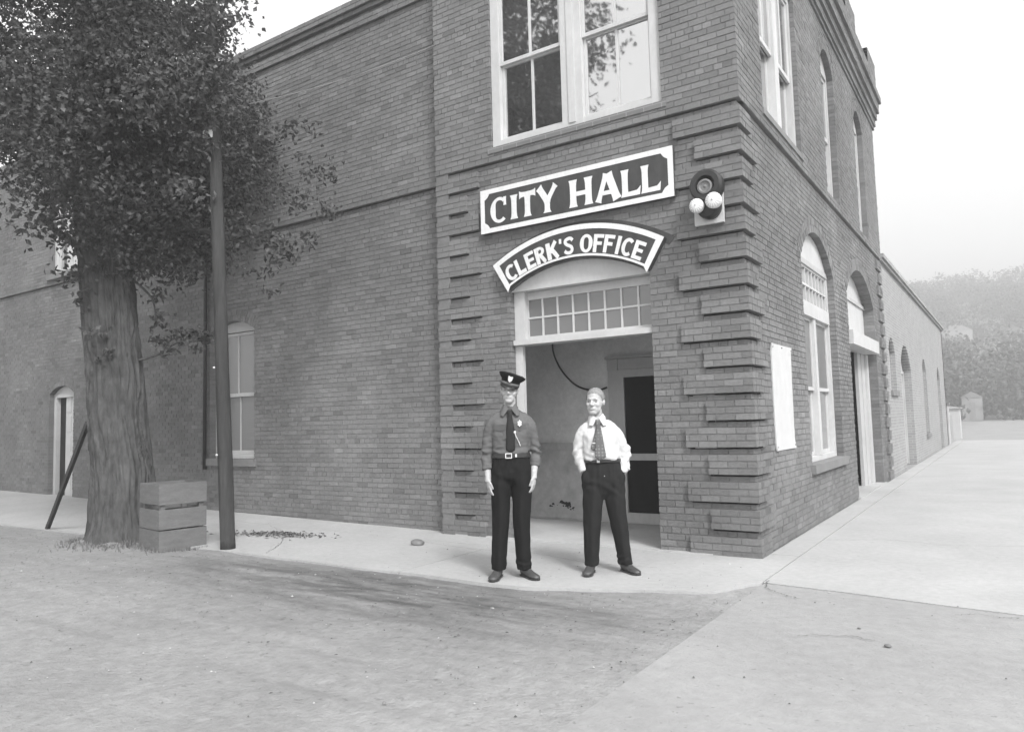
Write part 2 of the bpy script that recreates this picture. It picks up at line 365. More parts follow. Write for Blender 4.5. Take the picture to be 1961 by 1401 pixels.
# pebbles and trodden-in litter on the street
def scatter_pebbles():
    m = MB(); rg = random.Random(3)
    for i in range(1300):
        x = rg.uniform(-11, 4.5); y = rg.uniform(-6.2, -2.2) if rg.random() < .85 else rg.uniform(-2.2, -.2)
        if x > .3 and rg.random() < .7: continue
        s = rg.uniform(.003, .008) * (1.8 if rg.random() < .04 else 1); z = (-.016 if y < edge_y(x) and x < .3 else .0) + rise(x, y)
        a = rg.uniform(0, 6.3); tone = rg.choice([.35, .5, .7, .9, 1.1, 1.5]); pts = []
        for k in range(5):
            t = a + k * 1.2566; pts.append((x + s * math.cos(t) * rg.uniform(.7, 1.3), y + s * math.sin(t) * rg.uniform(.7, 1.3), z))
        pts.append((x, y, z + s * .9)); m.add(pts, [[k, (k + 1) % 5, 5] for k in range(5)], 0, tone)
    tag(m.build('gravel', 'pebble'), 'small loose pebbles scattered over the dirt street', kind='stuff')
    m = MB()
    for i in range(420):   # swept pile of dead leaves against the pavement near the pole
        u = rg.gauss(0, .33); v = rg.gauss(0, .1); x = -6.0 + u; y = -1.05 + .25 * u + v
        h = .05 * math.exp(-(u / .3) ** 2 - (v / .1) ** 2) * rg.random(); z = rise(x, y) + .004 + h
        a = rg.uniform(0, 6.3); s = rg.uniform(.012, .035); t = rg.uniform(-.02, .02)
        m.add([(x + s * math.cos(a), y + s * math.sin(a), z), (x - s * .5 * math.sin(a), y + s * .5 * math.cos(a), z + abs(t)), (x - s * math.cos(a), y - s * math.sin(a), z + .004), (x + s * .5 * math.sin(a), y - s * .5 * math.cos(a), z)], [[0, 1, 2, 3]], 0, rg.uniform(.5, 1.6))
    tag(m.build('dead_leaves', 'dry_leaves'), 'loose pile of dead leaves on pavement beside the pole', kind='stuff')
    m = MB()
    for i in range(900):   # trodden-in leaf and straw bits on the dirt
        x = rg.uniform(-11, 1.5); y = rg.gauss(-3.0, .75)
        if y > edge_y(min(x, .28)) - .02 or y < -6.5: continue
        z = -.012; a = rg.uniform(0, 6.3); s = rg.uniform(.006, .018); w = s * rg.uniform(.15, .6); ca, sa = math.cos(a), math.sin(a)
        m.add([(x + s * ca, y + s * sa, z), (x - w * sa, y + w * ca, z + .004), (x - s * ca, y - s * sa, z), (x + w * sa, y - w * ca, z + .001)], [[0, 1, 2, 3]], 0, rg.choice([.4, .6, .9, 1.4, 2.4]))
    tag(m.build('leaf_litter', 'dry_leaves'), 'bits of dead leaf and straw trodden into the dirt street', kind='stuff')
    m = MB()
    for i in range(1500):   # grass and weeds round the tree foot
        a = rg.uniform(0, 6.3); r = .46 + abs(rg.gauss(0, .13)); x = -7.62 + r * math.cos(a) * 1.15; y = -2.3 + r * math.sin(a)
        if i % 4 == 0: x = rg.uniform(-7.2, -6.1); y = -2.5 + .48 * max(0, (x + 6.4) / .3) + rg.gauss(0, .05) if x > -6.4 else -2.47 + rg.gauss(0, .05)
        z = -.03 + .11 * math.exp(-(math.hypot(x + 7.62, y + 2.3) / .62) ** 2); h = rg.uniform(.02, .08); b = rg.uniform(0, 6.3)
        dx = .006 * math.cos(b); dy = .006 * math.sin(b); l = rg.uniform(-.03, .03); l2 = rg.uniform(-.03, .03)
        m.add([(x - dx, y - dy, z), (x + dx, y + dy, z), (x + l, y + l2, z + h)], [[0, 1, 2]], 0, rg.uniform(.5, 1.7))
    tag(m.build('grass_tufts', 'grass'), 'dry grass and weeds round the foot of the tree', kind='stuff')
scatter_pebbles()
def stone(x, y, s, label, cat='stone'):
    m = MB(); m.ball((0, 0, s * .35), (s, s * .85, s * .5), 14, 8)
    m.v = [tuple(Vector(q) * (1 + .25 * noise.noise(Vector(q) * 14))) for q in m.v]
    tag(m.build('stone', 'grey_metal', smooth=True, loc=(x, y, rise(x, y) - .004)), label, cat)
stone(-3.78, -.82, .085, 'round grey stone lying on the pavement left of the policeman')
stone(1.208, -2.139, .012, 'tiny dark pebble on the apron, nearer the corner')
stone(1.42, -2.477, .022, 'dark pebble on the concrete apron at lower right')

# ------------------------------------------------------------------ the brick building
HALL = empty('city_hall', (0, 0, 0))
tag(HALL, 'two-storey brick corner building with raised brick quoins, left wing and low rear annexe', 'building')
CO = .06975; BL = .2; JT = .010; Z00 = -.019; BELT = Z00 + 68 * CO
TW = 4.072      # width of the corner block's front
FIELD = .042    # quoins stand this far in front of the lower wall
WING = .15      # wing set-back
SIDE_END = 10.25
def F_front(yp): return lambda u, z, d: Vector((u, yp - d, z))
def F_side(xp): return lambda u, z, d: Vector((xp + d, u, z))
class Op:    # an opening with a flat or segmental head
    def __init__(s, u0, u1, z0, zs, rise_=0., ring=.2):
        s.u0, s.u1, s.z0, s.zs, s.rise, s.ring = u0, u1, z0, zs, rise_, ring
        s.c = (u0 + u1) / 2; h = (u1 - u0) / 2
        if rise_ > 0: s.R = (h * h + rise_ * rise_) / (2 * rise_); s.zc = zs + rise_ - s.R; s.ang = math.asin(min(1, h / s.R))
    def iv(s, za, zb, grow):
        if zb <= s.z0 + .002 : return None
        zm = (za + zb) / 2
        if zm < s.zs: return (s.u0, s.u1)
        if s.rise <= 0: return None
        r = s.R + grow; best = 0
        for z in (za, zm, zb):
            dz = z - s.zc
            if abs(dz) < r: best = max(best, math.sqrt(r * r - dz * dz))
        if s.ring > 0: best = min(best, (s.u1 - s.u0) / 2 + max(0., (zb if grow > s.ring else za) - s.zs) * math.tan(s.ang) + (.008 if grow > s.ring else 0))
        return (s.c - best, s.c + best) if best > .01 else None
    def arc(s, r, n):
        return [(s.c + r * math.sin(-s.ang + 2 * s.ang * i / n), s.zc + r * math.cos(-s.ang + 2 * s.ang * i / n)) for i in range(n + 1)]
    def outline(s, n=20, grow=0.):
        p = [(s.u0, s.z0), (s.u0, s.zs)]
        if s.rise > 0: p += s.arc(s.R, n)[1:-1]
        return p + [(s.u1, s.zs), (s.u1, s.z0)]
BRICKS = []      # (fn, u0, u1, z0, z1, d0, d1, owner)
wallm = MB()     # mortar body of the walls
def sub_iv(a, b, cuts):
    out = [(a, b, True, True)]
    for c0, c1 in cuts:
        nx = []
        for (p, q, l, r) in out:
            if c1 <= p or c0 >= q: nx.append((p, q, l, r)); continue
            if c0 > p + .02: nx.append((p, c0, l, False))
            if c1 < q - .02: nx.append((c1, q, False, r))
        out = nx
    return out
rgb_ = random.Random(11)
def split_spans(a, b, spans):
    e = sorted({a, b} | {x for s in spans for x in s if a < x < b})
    return [(p, q, any(s0 <= (p + q) / 2 <= s1 for s0, s1 in spans)) for p, q in zip(e, e[1:])]
def brick_row(fn, a, b, za, off, d, endl, endr, depth, owner, header=False, slots=()):
    L = BL / 2 if header else BL
    k = math.floor((a - off) / L); e = off + k * L
    while e < b - .005:
        p = max(e, a); q = min(e + L, b)
        l = p + (JT / 2 if p > a + .001 else 0); r = q - (JT / 2 if q < b - .001 else 0)
        if r - l > .025:
            dp = depth if ((p <= a + .001 and endl) or (q >= b - .001 and endr)) else .1
            j = rgb_.gauss(0, .0013)
            BRICKS.append((fn, l, r, za + JT * .5 + rgb_.uniform(-.001, .001), za + CO - JT * .5 + rgb_.uniform(-.001, .001) - (.012 if any(s0 <= (l + r) / 2 <= s1 for s0, s1 in slots) else 0), d + j, d - dp, owner))
        e += L
def masonry(fn, u0, u1, k0, k1, ops=(), depth=.2, skip=None, start=0., back=.22, md=.007, slot=None):
    """courses k0..k1-1 between u0 and u1; skip(k) -> list of (a, b) where a quoin hides the bricks"""
    for k in range(k0, k1):
        za = Z00 + k * CO; zb = za + CO
        cut = [c for c in (o.iv(za, zb, o.ring * .5 if o.rise > 0 else 0) for o in ops) if c]
        for (a, b, l, r) in sub_iv(u0, u1, cut):
            ia = a + .007; ib = b - .007
            # open joint under each raised block and under the projecting upper wall
            sl = slot(k) if slot else []
            for (p, q, lo) in split_spans(ia, ib, sl):
                wallm.add([fn(u, z, d) for z in (za, zb - (.017 if lo else 0)) for d in (-md, -back) for u in (p, q)], BOXF)
        cut = [c for c in (o.iv(za + .005, zb - .005, o.ring + .008 if o.rise > 0 else 0) for o in ops) if c]
        if skip: cut += skip(k)
        hd = k % 7 == 3
        off = start + (BL / 2 if k % 2 else 0) + (BL / 4 if hd else 0)
        for (a, b, l, r) in sub_iv(u0, u1, cut): brick_row(fn, a, b, za, off, 0., not l, not r, depth, None, hd, slot(k) if slot else [])
    for o in ops:
        if o.rise > 0 and o.ring > 0:
            ds = -.012
            wallm.strip_prism(o.arc(o.R + .006, 24), o.arc(o.R + o.ring - .004, 24), fn, -.0065, -back)
            for row in range(2):
                r0 = o.R + row * o.ring / 2 + (.0 if row == 0 else .004); r1 = o.R + (row + 1) * o.ring / 2 - .004
                n = max(4, int(round(2 * o.ang * (r0 + r1) / 2 / .07)))
                for i in range(n):
                    a0 = -o.ang + 2 * o.ang * (i + .07) / n; a1 = -o.ang + 2 * o.ang * (i + .93) / n
                    q = [(o.c + r * math.sin(t), o.zc + r * math.cos(t)) for r, t in ((r0, a0), (r0, a1), (r1, a1), (r1, a0))]
                    VOUS.append((q, fn, rgb_.gauss(0, .0013), -depth if row == 0 else -.1))
VOUS = []
# openings -------------------------------------------------------------------------------------------
door_f = Op(-2.955, -1.085, -.1, 3.04, .27, .2)                     # entrance under the signs
win_f = Op(-3.143, -.846, 4.905, 7.2)                                # paired upper window
win_s = Op(2.66, 4.86, .76, 3.52, .5, .21)                           # arched side window
door_s = Op(6.02, 9.02, -.1, 3.5, .55, .21)                          # side doorway
up_s0 = Op(.97, 2.86, 4.93, 7.15)                                    # upper windows on the side
up_s1 = Op(4.62, 5.62, 4.9, 7.02, .3, .2)
up_s2 = Op(7.62, 8.62, 4.9, 7.02, .3, .2)
w_win = Op(-9.36, -8.16, .93, 3.08, .17, .2)
w_door = Op(-15.1, -14.06, -.1, 2.28, .16, .2)
w_up = Op(-15.1, -13.9, 4.88, 6.75, .2, .2)
w_up2 = Op(-9.36, -8.16, 4.9, 6.75, .2, .2)
def quoin_len(i, side): # i = -1.. 15 ; odd rows long on the front
    long_ = (i % 2 == 1)
    return (.735 if long_ else .505) if side == 'F' else (.41 if long_ else .60)
def q_rows():
    for i in range(-1, 16): yield i, 4 * (i + 1), 4 * (i + 1) + 3
FQ = F_front(0.); SQ = F_side(0.); FF = F_front(FIELD); SF = F_side(-FIELD)
def skipF(k):
    if k % 4 == 3: return []
    i = k // 4 - 1; return [(-quoin_len(i, 'F') + .004, .1), (-TW - .1, -TW + (.69 if i % 2 else .5) - .004)]
def skipS(k):
    if k % 4 == 3: return []
    i = k // 4 - 1; return [(-.1, quoin_len(i, 'S') - .004), (SIDE_END - (.62 if i % 2 else .42) + .004, SIDE_END + .1)]
def slotF(k):
    if k == 67: return [(-TW - 1, 1)]
    return skipF(k + 1) if k % 4 == 3 else []
def slotS(k):
    if k == 67: return [(-1, SIDE_END + 1)]
    return skipS(k + 1) if k % 4 == 3 else []
slotW = lambda k: [(-30, 0)] if k == 66 else []
masonry(FF, -TW, -FIELD, 0, 68, [door_f], .22, skipF, slot=slotF)
masonry(SF, FIELD + .112, SIDE_END, 0, 68, [win_s, door_s], .22, skipS, md=.0078, slot=slotS)
wallm.box(-TW + .01, -.02, .012, FIELD + .02, BELT + .007, BELT + .05); wallm.box(-FIELD - .02, -.012, .02, SIDE_END - .01, BELT + .0072, BELT + .0502)
masonry(FQ, -TW, 0., 68, 108, [win_f], .16)
masonry(SQ, .112, SIDE_END, 68, 110, [up_s0, up_s1, up_s2], .2, md=.0078)
FW = F_front(-WING - FIELD); FWU = F_front(-WING)
FW = lambda u, z, d: Vector((u, WING + FIELD - d, z)); FWU = lambda u, z, d: Vector((u, WING - d, z))
masonry(FW, -22.6, -TW + .02, 0, 67, [w_win, w_door], .2, slot=slotW)
wallm.box(-22.6, -TW - .003, WING + .004, WING + FIELD + .03, BELT - CO + .007, BELT - CO + .05)
masonry(FWU, -22.6, -TW + .02, 67, 106, [w_up], .2)
# return of the corner block against the wing
wallm.box(-TW + .007, -TW + .2, .01, .6, -.05, 7.9)
for k in range(0, 108):
    BRICKS.append((lambda u, z, d: Vector((-TW - d, u, z)), (.0 if k >= 68 or k % 4 != 3 else FIELD) + .105, WING + (FIELD if k < 67 else 0) - .002, Z00 + k * CO + .005, Z00 + (k + 1) * CO - .005, .0, -.1, None))
# cornice and parapet: corbelled courses --------------------------------------------------------------
def band(fn, u0, u1, k, d, h=1, depth=.24):
    za = Z00 + k * CO
    wallm.add([fn(u, z, dd) for z in (za + .003, za + h * CO - .003) for dd in (d - .007, -depth) for u in (u0, u1)], BOXF)
    for kk in range(h): brick_row(fn, u0, u1, za + kk * CO, (BL / 2 if (k + kk) % 2 else 0), d, True, True, .12, None)
for k, d in ((110, .03), (111, .06), (112, .06), (113, .1), (114, .1), (115, .15), (116, .15), (117, .15), (118, .2), (119, .2)): band(SQ, -.05, SIDE_END + .1, k, d)
for k in range(120, 126): band(SQ, -.05, SIDE_END + .1, k, .12)
for u in (9.3, 6.7, 4.1, 1.5):
    for k in range(126, 131): band(SQ, u, u + 1.05, k, .12)
for k, d in ((106, .04), (107, .04), (108, .0), (109, .05), (110, .09), (111, .09)): band(FWU, -22.6, -TW - .02, k, d)
for k in range(108, 126): band(FQ, -TW, -.001, k, 0.)
# quoins: one object for each raised block -------------------------------------------------------------
QUO = []
def quoin(i, k0, k1, kind):
    z0 = Z00 + k0 * CO; z1 = Z00 + k1 * CO; m = MB()
    own = len(QUO); QUO.append([m, []])
    if kind == 'corner':
        lf = quoin_len(i, 'F'); ls = quoin_len(i, 'S')
        m.box(-lf + .005, -.006, .006, FIELD + .04, z0 + .004, z1 - .004); m.box(-FIELD - .04, -.0055, .02, ls - .005, z0 + .0042, z1 - .0042)
        for k in range(k0, k1):
            o = (BL / 2 if k % 2 else 0)
            brick_row(FQ, -lf, 0., Z00 + k * CO, o, 0., True, False, .1, own); brick_row(SQ, .112, ls, Z00 + k * CO, o, 0., False, True, .1, own)
    elif kind == 'left':
        l = .69 if i % 2 else .5
        m.box(-TW + .006, -TW + l - .005, .006, FIELD + .04, z0 + .004, z1 - .004); m.box(-TW + .0055, -TW + .1, .02, WING + FIELD - .004, z0 + .0042, z1 - .0042)
        for k in range(k0, k1): brick_row(FQ, -TW, -TW + l, Z00 + k * CO, -TW + (BL / 2 if k % 2 else 0), 0., False, True, .1, own)
    else:
        l = .62 if i % 2 else .42
        m.box(-FIELD - .04, -.006, SIDE_END - l + .005, SIDE_END - .006, z0 + .004, z1 - .004)
        for k in range(k0, k1): brick_row(SQ, SIDE_END - l, SIDE_END, Z00 + k * CO, SIDE_END - (BL / 2 if k % 2 else 0), 0., True, True, .1, own)
for i, k0, k1 in q_rows():
    for kind in ('corner', 'left', 'rear'): quoin(i, k0, k1, kind)
# annexe behind, along the side street ------------------------------------------------------------------
AN_END = 28.2
an_ops = [Op(10.95, 12.05, 1.9, 2.78, .3, 0), Op(13.05, 15.35, -.1, 2.5, .6, 0), Op(18.7, 19.9, .7, 2.7, .35, 0), Op(24.2, 25.6, -.1, 2.6, .4, 0)]
anm = MB(); AF = F_side(-FIELD)
for k in range(0, 68):
    za = Z00 + k * CO; cut = [c for c in (o.iv(za, za + CO, 0) for o in an_ops) if c]
    for (a, b, l, r) in sub_iv(SIDE_END + .002, AN_END, cut):
        anm.add([AF(u, z, d) for z in (za, za + CO) for d in (0, -.3) for u in (a, b)], BOXF)
anm.box(-.42, FIELD * 0 + .02, SIDE_END + .01, AN_END + .05, BELT - .002, BELT + .06); anm.box(-.4, .06, SIDE_END + .01, AN_END + .08, BELT + .062, BELT + .15)
anm.box(-9, -FIELD, AN_END - .3, AN_END - .001, -.05, BELT - .004)
anm.build('annexe_wall', 'flare_pale_brick', HALL)
# roofs and hidden backs so that no light leaks through ----------------------------------------------------
cm = MB()
cm.box(-TW + .21, -.3, .23, SIDE_END - .3, 7.8, 8.0); cm.box(-22.6, -TW, .4, 9, 7.55, 7.65); cm.box(-9, -.4, SIDE_END + .01, AN_END - .31, BELT - .15, BELT - .05)
cm.box(-22.6, -TW - .2, 9.0, 9.2, 0, 7.5); cm.box(-TW, -.25, SIDE_END - .29, SIDE_END - .08, .0, 8.8); cm.box(-22.8, -22.605, .2, 9, 0, 7.5); cm.box(-TW + .21, -.26, 1.95, SIDE_END - .3, 4.55, 4.7)
cm.box(-9.2, -9.0, SIDE_END, AN_END - .3, 0, BELT - .2); cm.box(-TW + .05, -TW + .2, .62, 9, 0, 7.5)
cm.build('roof_and_partitions', 'dull_dark', HALL)

# write the bricks: the 300 that show largest become pieces of their own, the rest one mass
wall = wallm.build('wall', 'mortar', HALL)
def area(b):
    fn, u0, u1, z0, z1, d0, d1, own = b
    q = [px_size(fn(u, z, d0)) for u, z in ((u0, z0), (u1, z0), (u1, z1), (u0, z1))]
    if any(p is None for p in q): return 0
    if not all(60 < p[0] < 1900 and 0 < p[1] < 1401 for p in q): return 0
    n = fn(0, 0, 1) - fn(0, 0, 0)
    if (CAM_POS - fn(u0, z0, d0)).dot(n) <= 0: return 0
    return abs(sum(q[i][0] * q[(i + 1) % 4][1] - q[(i + 1) % 4][0] * q[i][1] for i in range(4))) / 2
order = sorted(range(len(BRICKS)), key=lambda i: -area(BRICKS[i]))
pick = set(order[:300])
ub = MB(); ub.box(-.5, .5, -.5, .5, -.5, .5); unit = ub.build('brick', 'brick_piece'); UNIT = unit.data
bpy.data.objects.remove(unit)
qobj = []
for (m, _) in QUO: qobj.append(m.build('quoin', 'mortar', HALL))
for (m, _) in QUO: m.v, m.f, m.m, m.t = [], [], [], []
bwm = MB(); qb = {}
for i, b in enumerate(BRICKS):
    fn, u0, u1, z0, z1, d0, d1, own = b
    if i in pick:
        a = fn(u0, z0, d0); c = fn(u1, z1, d1)
        o = bpy.data.objects.new('brick', UNIT); COL.objects.link(o)
        o.location = (a + c) / 2; o.scale = [abs(q) for q in (c - a)]
        o.parent = wall if own is None else qobj[own]
    else:
        tgt = bwm if own is None else qb.setdefault(own, MB())
        tone = max(.6, min(1.45, rgb_.gauss(1, .065) * (1.13 if rgb_.random() < .06 else 1) * (.8 if rgb_.random() < .06 else 1)))
        tgt.add([fn(u, z, d) for z in (z0, z1) for d in (d0, d1) for u in (u0, u1)], BOXF, 0, tone)
for (q, fn, j, dd) in VOUS: bwm.prism(q, fn, j, dd, 0, max(.6, rgb_.gauss(1, .13)))
tag(bwm.build('brickwork', 'brick', HALL), kind='stuff')
for own, m in qb.items(): tag(m.build('quoin_bricks', 'brick', qobj[own]), kind='stuff')

# ------------------------------------------------------------------ windows and doors
def rect(m, fn, u0, u1, z0, z1, d0, d1, mi=0):
    m.add([fn(u, z, d) for z in (z0, z1) for d in (d0, d1) for u in (u0, u1)], BOXF, mi)
def rect_obj(name, mat, parent, fn, u0, u1, z0, z1, d0, d1):
    m = MB(); rect(m, fn, u0, u1, z0, z1, d0, d1); return m.build(name, mat, parent)
# paired sash window above the entrance
m = MB(); f = FQ
for a, b in ((-3.14, -3.02), (-.97, -.849)): rect(m, f, a, b, 4.91, 7.19, -.03, -.16)
rect(m, f, -2.115, -1.835, 4.91, 7.19, -.025, -.16); rect(m, f, -2.02, -1.93, 4.955, 7.19, -.012, -.024)
for a, b in ((-3.02, -2.115), (-1.835, -.97)):
    rect(m, f, a, b, 4.91, 4.985, -.032, -.15); rect(m, f, a, b, 7.08, 7.19, -.032, -.15)
w = m.build('window', 'white_paint', HALL)
for a, b in ((-3.018, -2.117), (-1.833, -.972)):
    c = (a + b) / 2; m = MB()
    for z0, z1, d in ((4.99, 5.985, -.1), (5.97, 7.075, -.06)):
        rect(m, f, a, a + .035, z0, z1, d, d - .035); rect(m, f, b - .035, b, z0, z1, d, d - .035)
        rect(m, f, a + .035, b - .035, z0, z0 + .045, d - .001, d - .035); rect(m, f, a + .035, b - .035, z1 - .035, z1, d - .001, d - .035)
        rect(m, f, c - .014, c + .014, z0 + .045, z1 - .035, d - .003, d - .033)
        for p, q in ((a + .036, c - .0145), (c + .0145, b - .036)): rect_obj('pane', 'glass', w, f, p, q, z0 + .046, z1 - .036, d - .017, d - .022)
    m.build('sash', 'white_paint', w)
rect_obj('sill', 'brick_far', w, f, -3.2, -.79, 4.83, 4.903, .012, -.14)
# entrance: jambs, tympanum board, transom light with small panes
f = FF; do = door_f; m = MB(); rect(m, f, do.u0 + .004, do.u1 - .004, 3.032, 3.06, -.21, -.26)
ent = m.build('entrance_frame', 'white_paint', HALL)
rect_obj('jamb', 'white_paint', ent, f, do.u0 + .004, do.u0 + .112, -.01, 2.36, -.09, -.148); rect_obj('jamb', 'white_paint', ent, f, do.u0 + .004, do.u0 + .155, 2.361, 3.03, -.092, -.23)
m = MB(); p = do.arc(do.R - .004, 20); m.strip_prism([(a, 3.03) for a, b in p], p, f, -.035, -.205); m.build('tympanum', 'white_paint', ent)
m = MB(); a, b = do.u0 + .157, do.u1 - .006
rect(m, f, a - .14, b, 2.362, 2.425, -.03, -.0895); rect(m, f, a, b, 2.3625, 2.4245, -.0896, -.24); rect(m, f, a, b, 2.427, 2.47, -.15, -.23); rect(m, f, a, b, 2.93, 3.026, -.165, -.23)
NP = 8; pw = (b - a) / NP
for i in range(NP + 1): rect(m, f, max(a, a + i * pw - .011), min(b, a + i * pw + .011), 2.471, 2.929, -.165, -.205)
rect(m, f, a + .011, b - .011, 2.69, 2.712, -.168, -.202)
tl = m.build('transom_window', 'white_paint', HALL)
for i in range(NP):
    for z0, z1 in ((2.472, 2.689), (2.713, 2.928)): rect_obj('pane', 'glass_dusty', tl, f, a + i * pw + .0115, a + (i + 1) * pw - .0115, z0, z1, -.182, -.187)
# vestibule behind it
YB = 1.72
def vest():
    m = MB(); x0, x1 = -3.86, -.5
    m.box(x0, x1, YB, YB + .1, 0, 3.3); m.box(x0 - .1, x0 - .001, .28, YB + .1, 0, 3.3); m.box(x1 + .001, x1 + .1, .28, YB + .1, 0, 3.3)
    v = m.build('vestibule_wall', 'plaster', HALL)
    m = MB(); m.box(x0 - .1, x1 + .1, .28, YB + .1, 3.301, 3.4); m.build('ceiling', 'plaster', HALL)
    m = MB(); m.box(x0, -2.47, YB - .02, YB - .001, .03, 1.0); m.box(x0 + .001, x0 + .02, .3, YB - .03, .03, 1.0); m.build('wainscot', 'wainscot', HALL)
    m = MB(); m.box(x0, -2.47, YB - .045, YB - .0005, 1.002, 1.1); m.box(x0 + .0005, x0 + .045, .3, YB - .05, 1.002, 1.1); m.build('chair_rail', 'wainscot', HALL)
    m = MB(); m.box(x0, x1, -.0, YB + .1, -.04, .012); m.build('vestibule_floor', 'floor_concrete', HALL)
    # flaked plaster and a burst patch low on the boards
    m = MB(); rg = random.Random(5)
    for cx, cz, n, s in ((-3.1, 1.33, 26, .05), (-2.85, 1.42, 12, .04), (-3.3, 1.27, 10, .03), (-2.75, 1.6, 6, .03)):
        for i in range(n):
            x = cx + rg.gauss(0, .09); z = cz + rg.gauss(0, .05); r = s * rg.uniform(.2, .7); k = rg.randrange(5, 8); t0 = rg.random() * 6
            m.add([(x + r * rg.uniform(.6, 1.2) * math.cos(t0 + 6.283 * j / k), YB - .0015 - i * .00003, z + r * rg.uniform(.5, 1.1) * math.sin(t0 + 6.283 * j / k)) for j in range(k)], [list(range(k))])
    tag(m.build('flaked_plaster', 'plaster_patch', HALL), kind='stuff')
    m = MB()
    for cx, cz, n, s in ((-3.19, .235, 16, .07), (-3.42, .22, 6, .035), (-3.1, .17, 6, .03)):
        for i in range(n):
            x = cx + rg.gauss(0, .05); z = cz + rg.gauss(0, .02); r = s * rg.uniform(.2, .8); k = rg.randrange(5, 8); t0 = rg.random() * 6
            m.add([(x + r * rg.uniform(.4, 1.3) * math.cos(t0 + 6.283 * j / k), YB - .0215 - i * .00003, z + .6 * r * rg.uniform(.4, 1.2) * math.sin(t0 + 6.283 * j / k)) for j in range(k)], [list(range(k))])
    tag(m.build('burst_boards', 'dull_dark', HALL), kind='stuff')
vest()
fb = F_front(YB)
m = MB(); rect(m, fb, -2.46, -2.31, .014, 2.09, .03, 0); rect(m, fb, -1.42, -1.27, .014, 2.09, .03, 0); rect(m, fb, -2.31, -1.42, 2.092, 2.235, .028, 0)
rect(m, fb, -2.465, -2.305, 2.091, 2.24, .04, 0); rect(m, fb, -1.425, -1.265, 2.091, 2.24, .04, 0); rect(m, fb, -2.49, -1.24, 2.242, 2.275, .06, 0)
dc = m.build('door_casing', 'grey_paint', HALL)
m = MB()
for (a, b, c, d) in ((-2.308, -2.225, .02, 2.088), (-1.505, -1.422, .02, 2.088), (-2.225, -1.505, 1.985, 2.088), (-2.225, -1.505, .86, .95), (-2.225, -1.505, .02, .16)): rect(m, fb, a, b, c, d, .035, -.0)
sd = m.build('screen_door', 'grey_paint', HALL)
for z0, z1 in ((.161, .859), (.951, 1.984)): rect_obj('screen', 'screen_mesh', sd, fb, -2.224, -1.506, z0, z1, .012, .008)
# arched side window
def arched_fill(o, f, d, mat, parent, z_low, name):
    m = MB(); p = o.arc(o.R - .003, 16)
    h = o.zc + math.sqrt(max(0, o.R ** 2 - ((o.u1 - o.u0) / 2) ** 2))
    m.strip_prism([(a, z_low) for a, b in p], [(a, max(b, z_low + .002)) for a, b in p], f, d, d - .06); return m.build(name, mat, parent)
m = MB(); f = SF; o = win_s; D = -.11
rect(m, f, o.u0 + .003, o.u0 + .09, o.z0 + .002, 3.52, D + .01, D - .11); rect(m, f, o.u1 - .09, o.u1 - .003, o.z0 + .002, 3.52, D + .01, D - .11)
rect(m, f, o.u0 + .09, o.u1 - .09, 2.79, 2.98, D + .03, D - .11); rect(m, f, o.u0 + .09, o.u1 - .09, o.z0 + .002, o.z0 + .07, D + .008, D - .11)
mid = (o.u0 + o.u1) / 2 + .02; rect(m, f, mid - .07, mid + .07, o.z0 + .072, 2.788, D + .012, D - .11)
w = m.build('window', 'white_paint', HALL)
arched_fill(o, f, D + .01, 'white_paint', w, 3.6, 'tympanum'); rect_obj('head_rail', 'grey_paint', w, f, o.u0 + .003, o.u1 - .003, 3.522, 3.598, D + .02, D - .1)
m = MB(); a, b = o.u0 + .092, o.u1 - .092; NB = 9
for i in range(NB + 1): u = a + (b - a) * i / NB; rect(m, f, max(a, u - .016), min(b, u + .016), 2.982, 3.52, D - .01, D - .05)
for z in (2.982, 3.23, 3.49): rect(m, f, a, b, z, z + .03, D - .004, D - .056)
m.build('transom_bars', 'white_paint', w); rect_obj('pane', 'glass_shade', w, f, a, b, 2.983, 3.519, D - .06, D - .066)
for a, b in ((o.u0 + .092, mid - .072), (mid + .072, o.u1 - .092)):
    m = MB()
    for z0, z1, d, g in ((o.z0 + .074, 1.79, D - .07, 'glass'), (1.75, 2.786, D - .03, 'glass_shade')):
        rect(m, f, a, a + .04, z0, z1, d, d - .035); rect(m, f, b - .04, b, z0, z1, d, d - .035); rect(m, f, a + .04, b - .04, z0, z0 + .05, d - .001, d - .035); rect(m, f, a + .04, b - .04, z1 - .04, z1, d - .001, d - .035)
        rect_obj('pane', g, w, f, a + .041, b - .041, z0 + .051, z1 - .041, d - .017, d - .022)
    m.build('sash', 'white_paint', w)
rect_obj('sill', 'stone_sill', w, SF, o.u0 - .08, o.u1 + .06, o.z0 - .115, o.z0 - .002, .06, -.12)
# side doorway with its beam
m = MB(); o = door_s; D = -.22
rect(m, SF, o.u0 + .003, o.u0 + .14, -.01, 2.57, D + .04, D - .1); rect(m, SF, o.u1 - .2, o.u1 - .003, -.01, 2.57, D + .06, D - .1); rect(m, SF, o.u0 + .003, o.u1 - .003, 2.83, 3.5, D + .02, D - .05)
dw = m.build('side_doorway', 'white_paint', HALL)
arched_fill(o, SF, D + .02, 'white_paint', dw, 3.57, 'tympanum'); rect_obj('head_rail', 'grey_paint', dw, SF, o.u0 + .003, o.u1 - .003, 3.502, 3.568, D + .05, D - .05)
rect_obj('beam', 'white_paint', dw, SF, o.u0 - .06, o.u1 - .1, 2.58, 2.82, .07, -.26)
for i, (a, b, d) in enumerate(((6.2, 6.62, D - .03), (8.1, 8.46, D + .0), (8.462, 8.81, D + .012))):
    dl = rect_obj('door_leaf', 'grey_paint', dw, SF, a, b, .01, 2.575, d, d - .06)
m = MB()
rect(m, SF, 6.62, 8.1, .0, 2.575, D - 1.6, D - 1.7); m.build('dark_lobby', 'dull_dark', HALL)
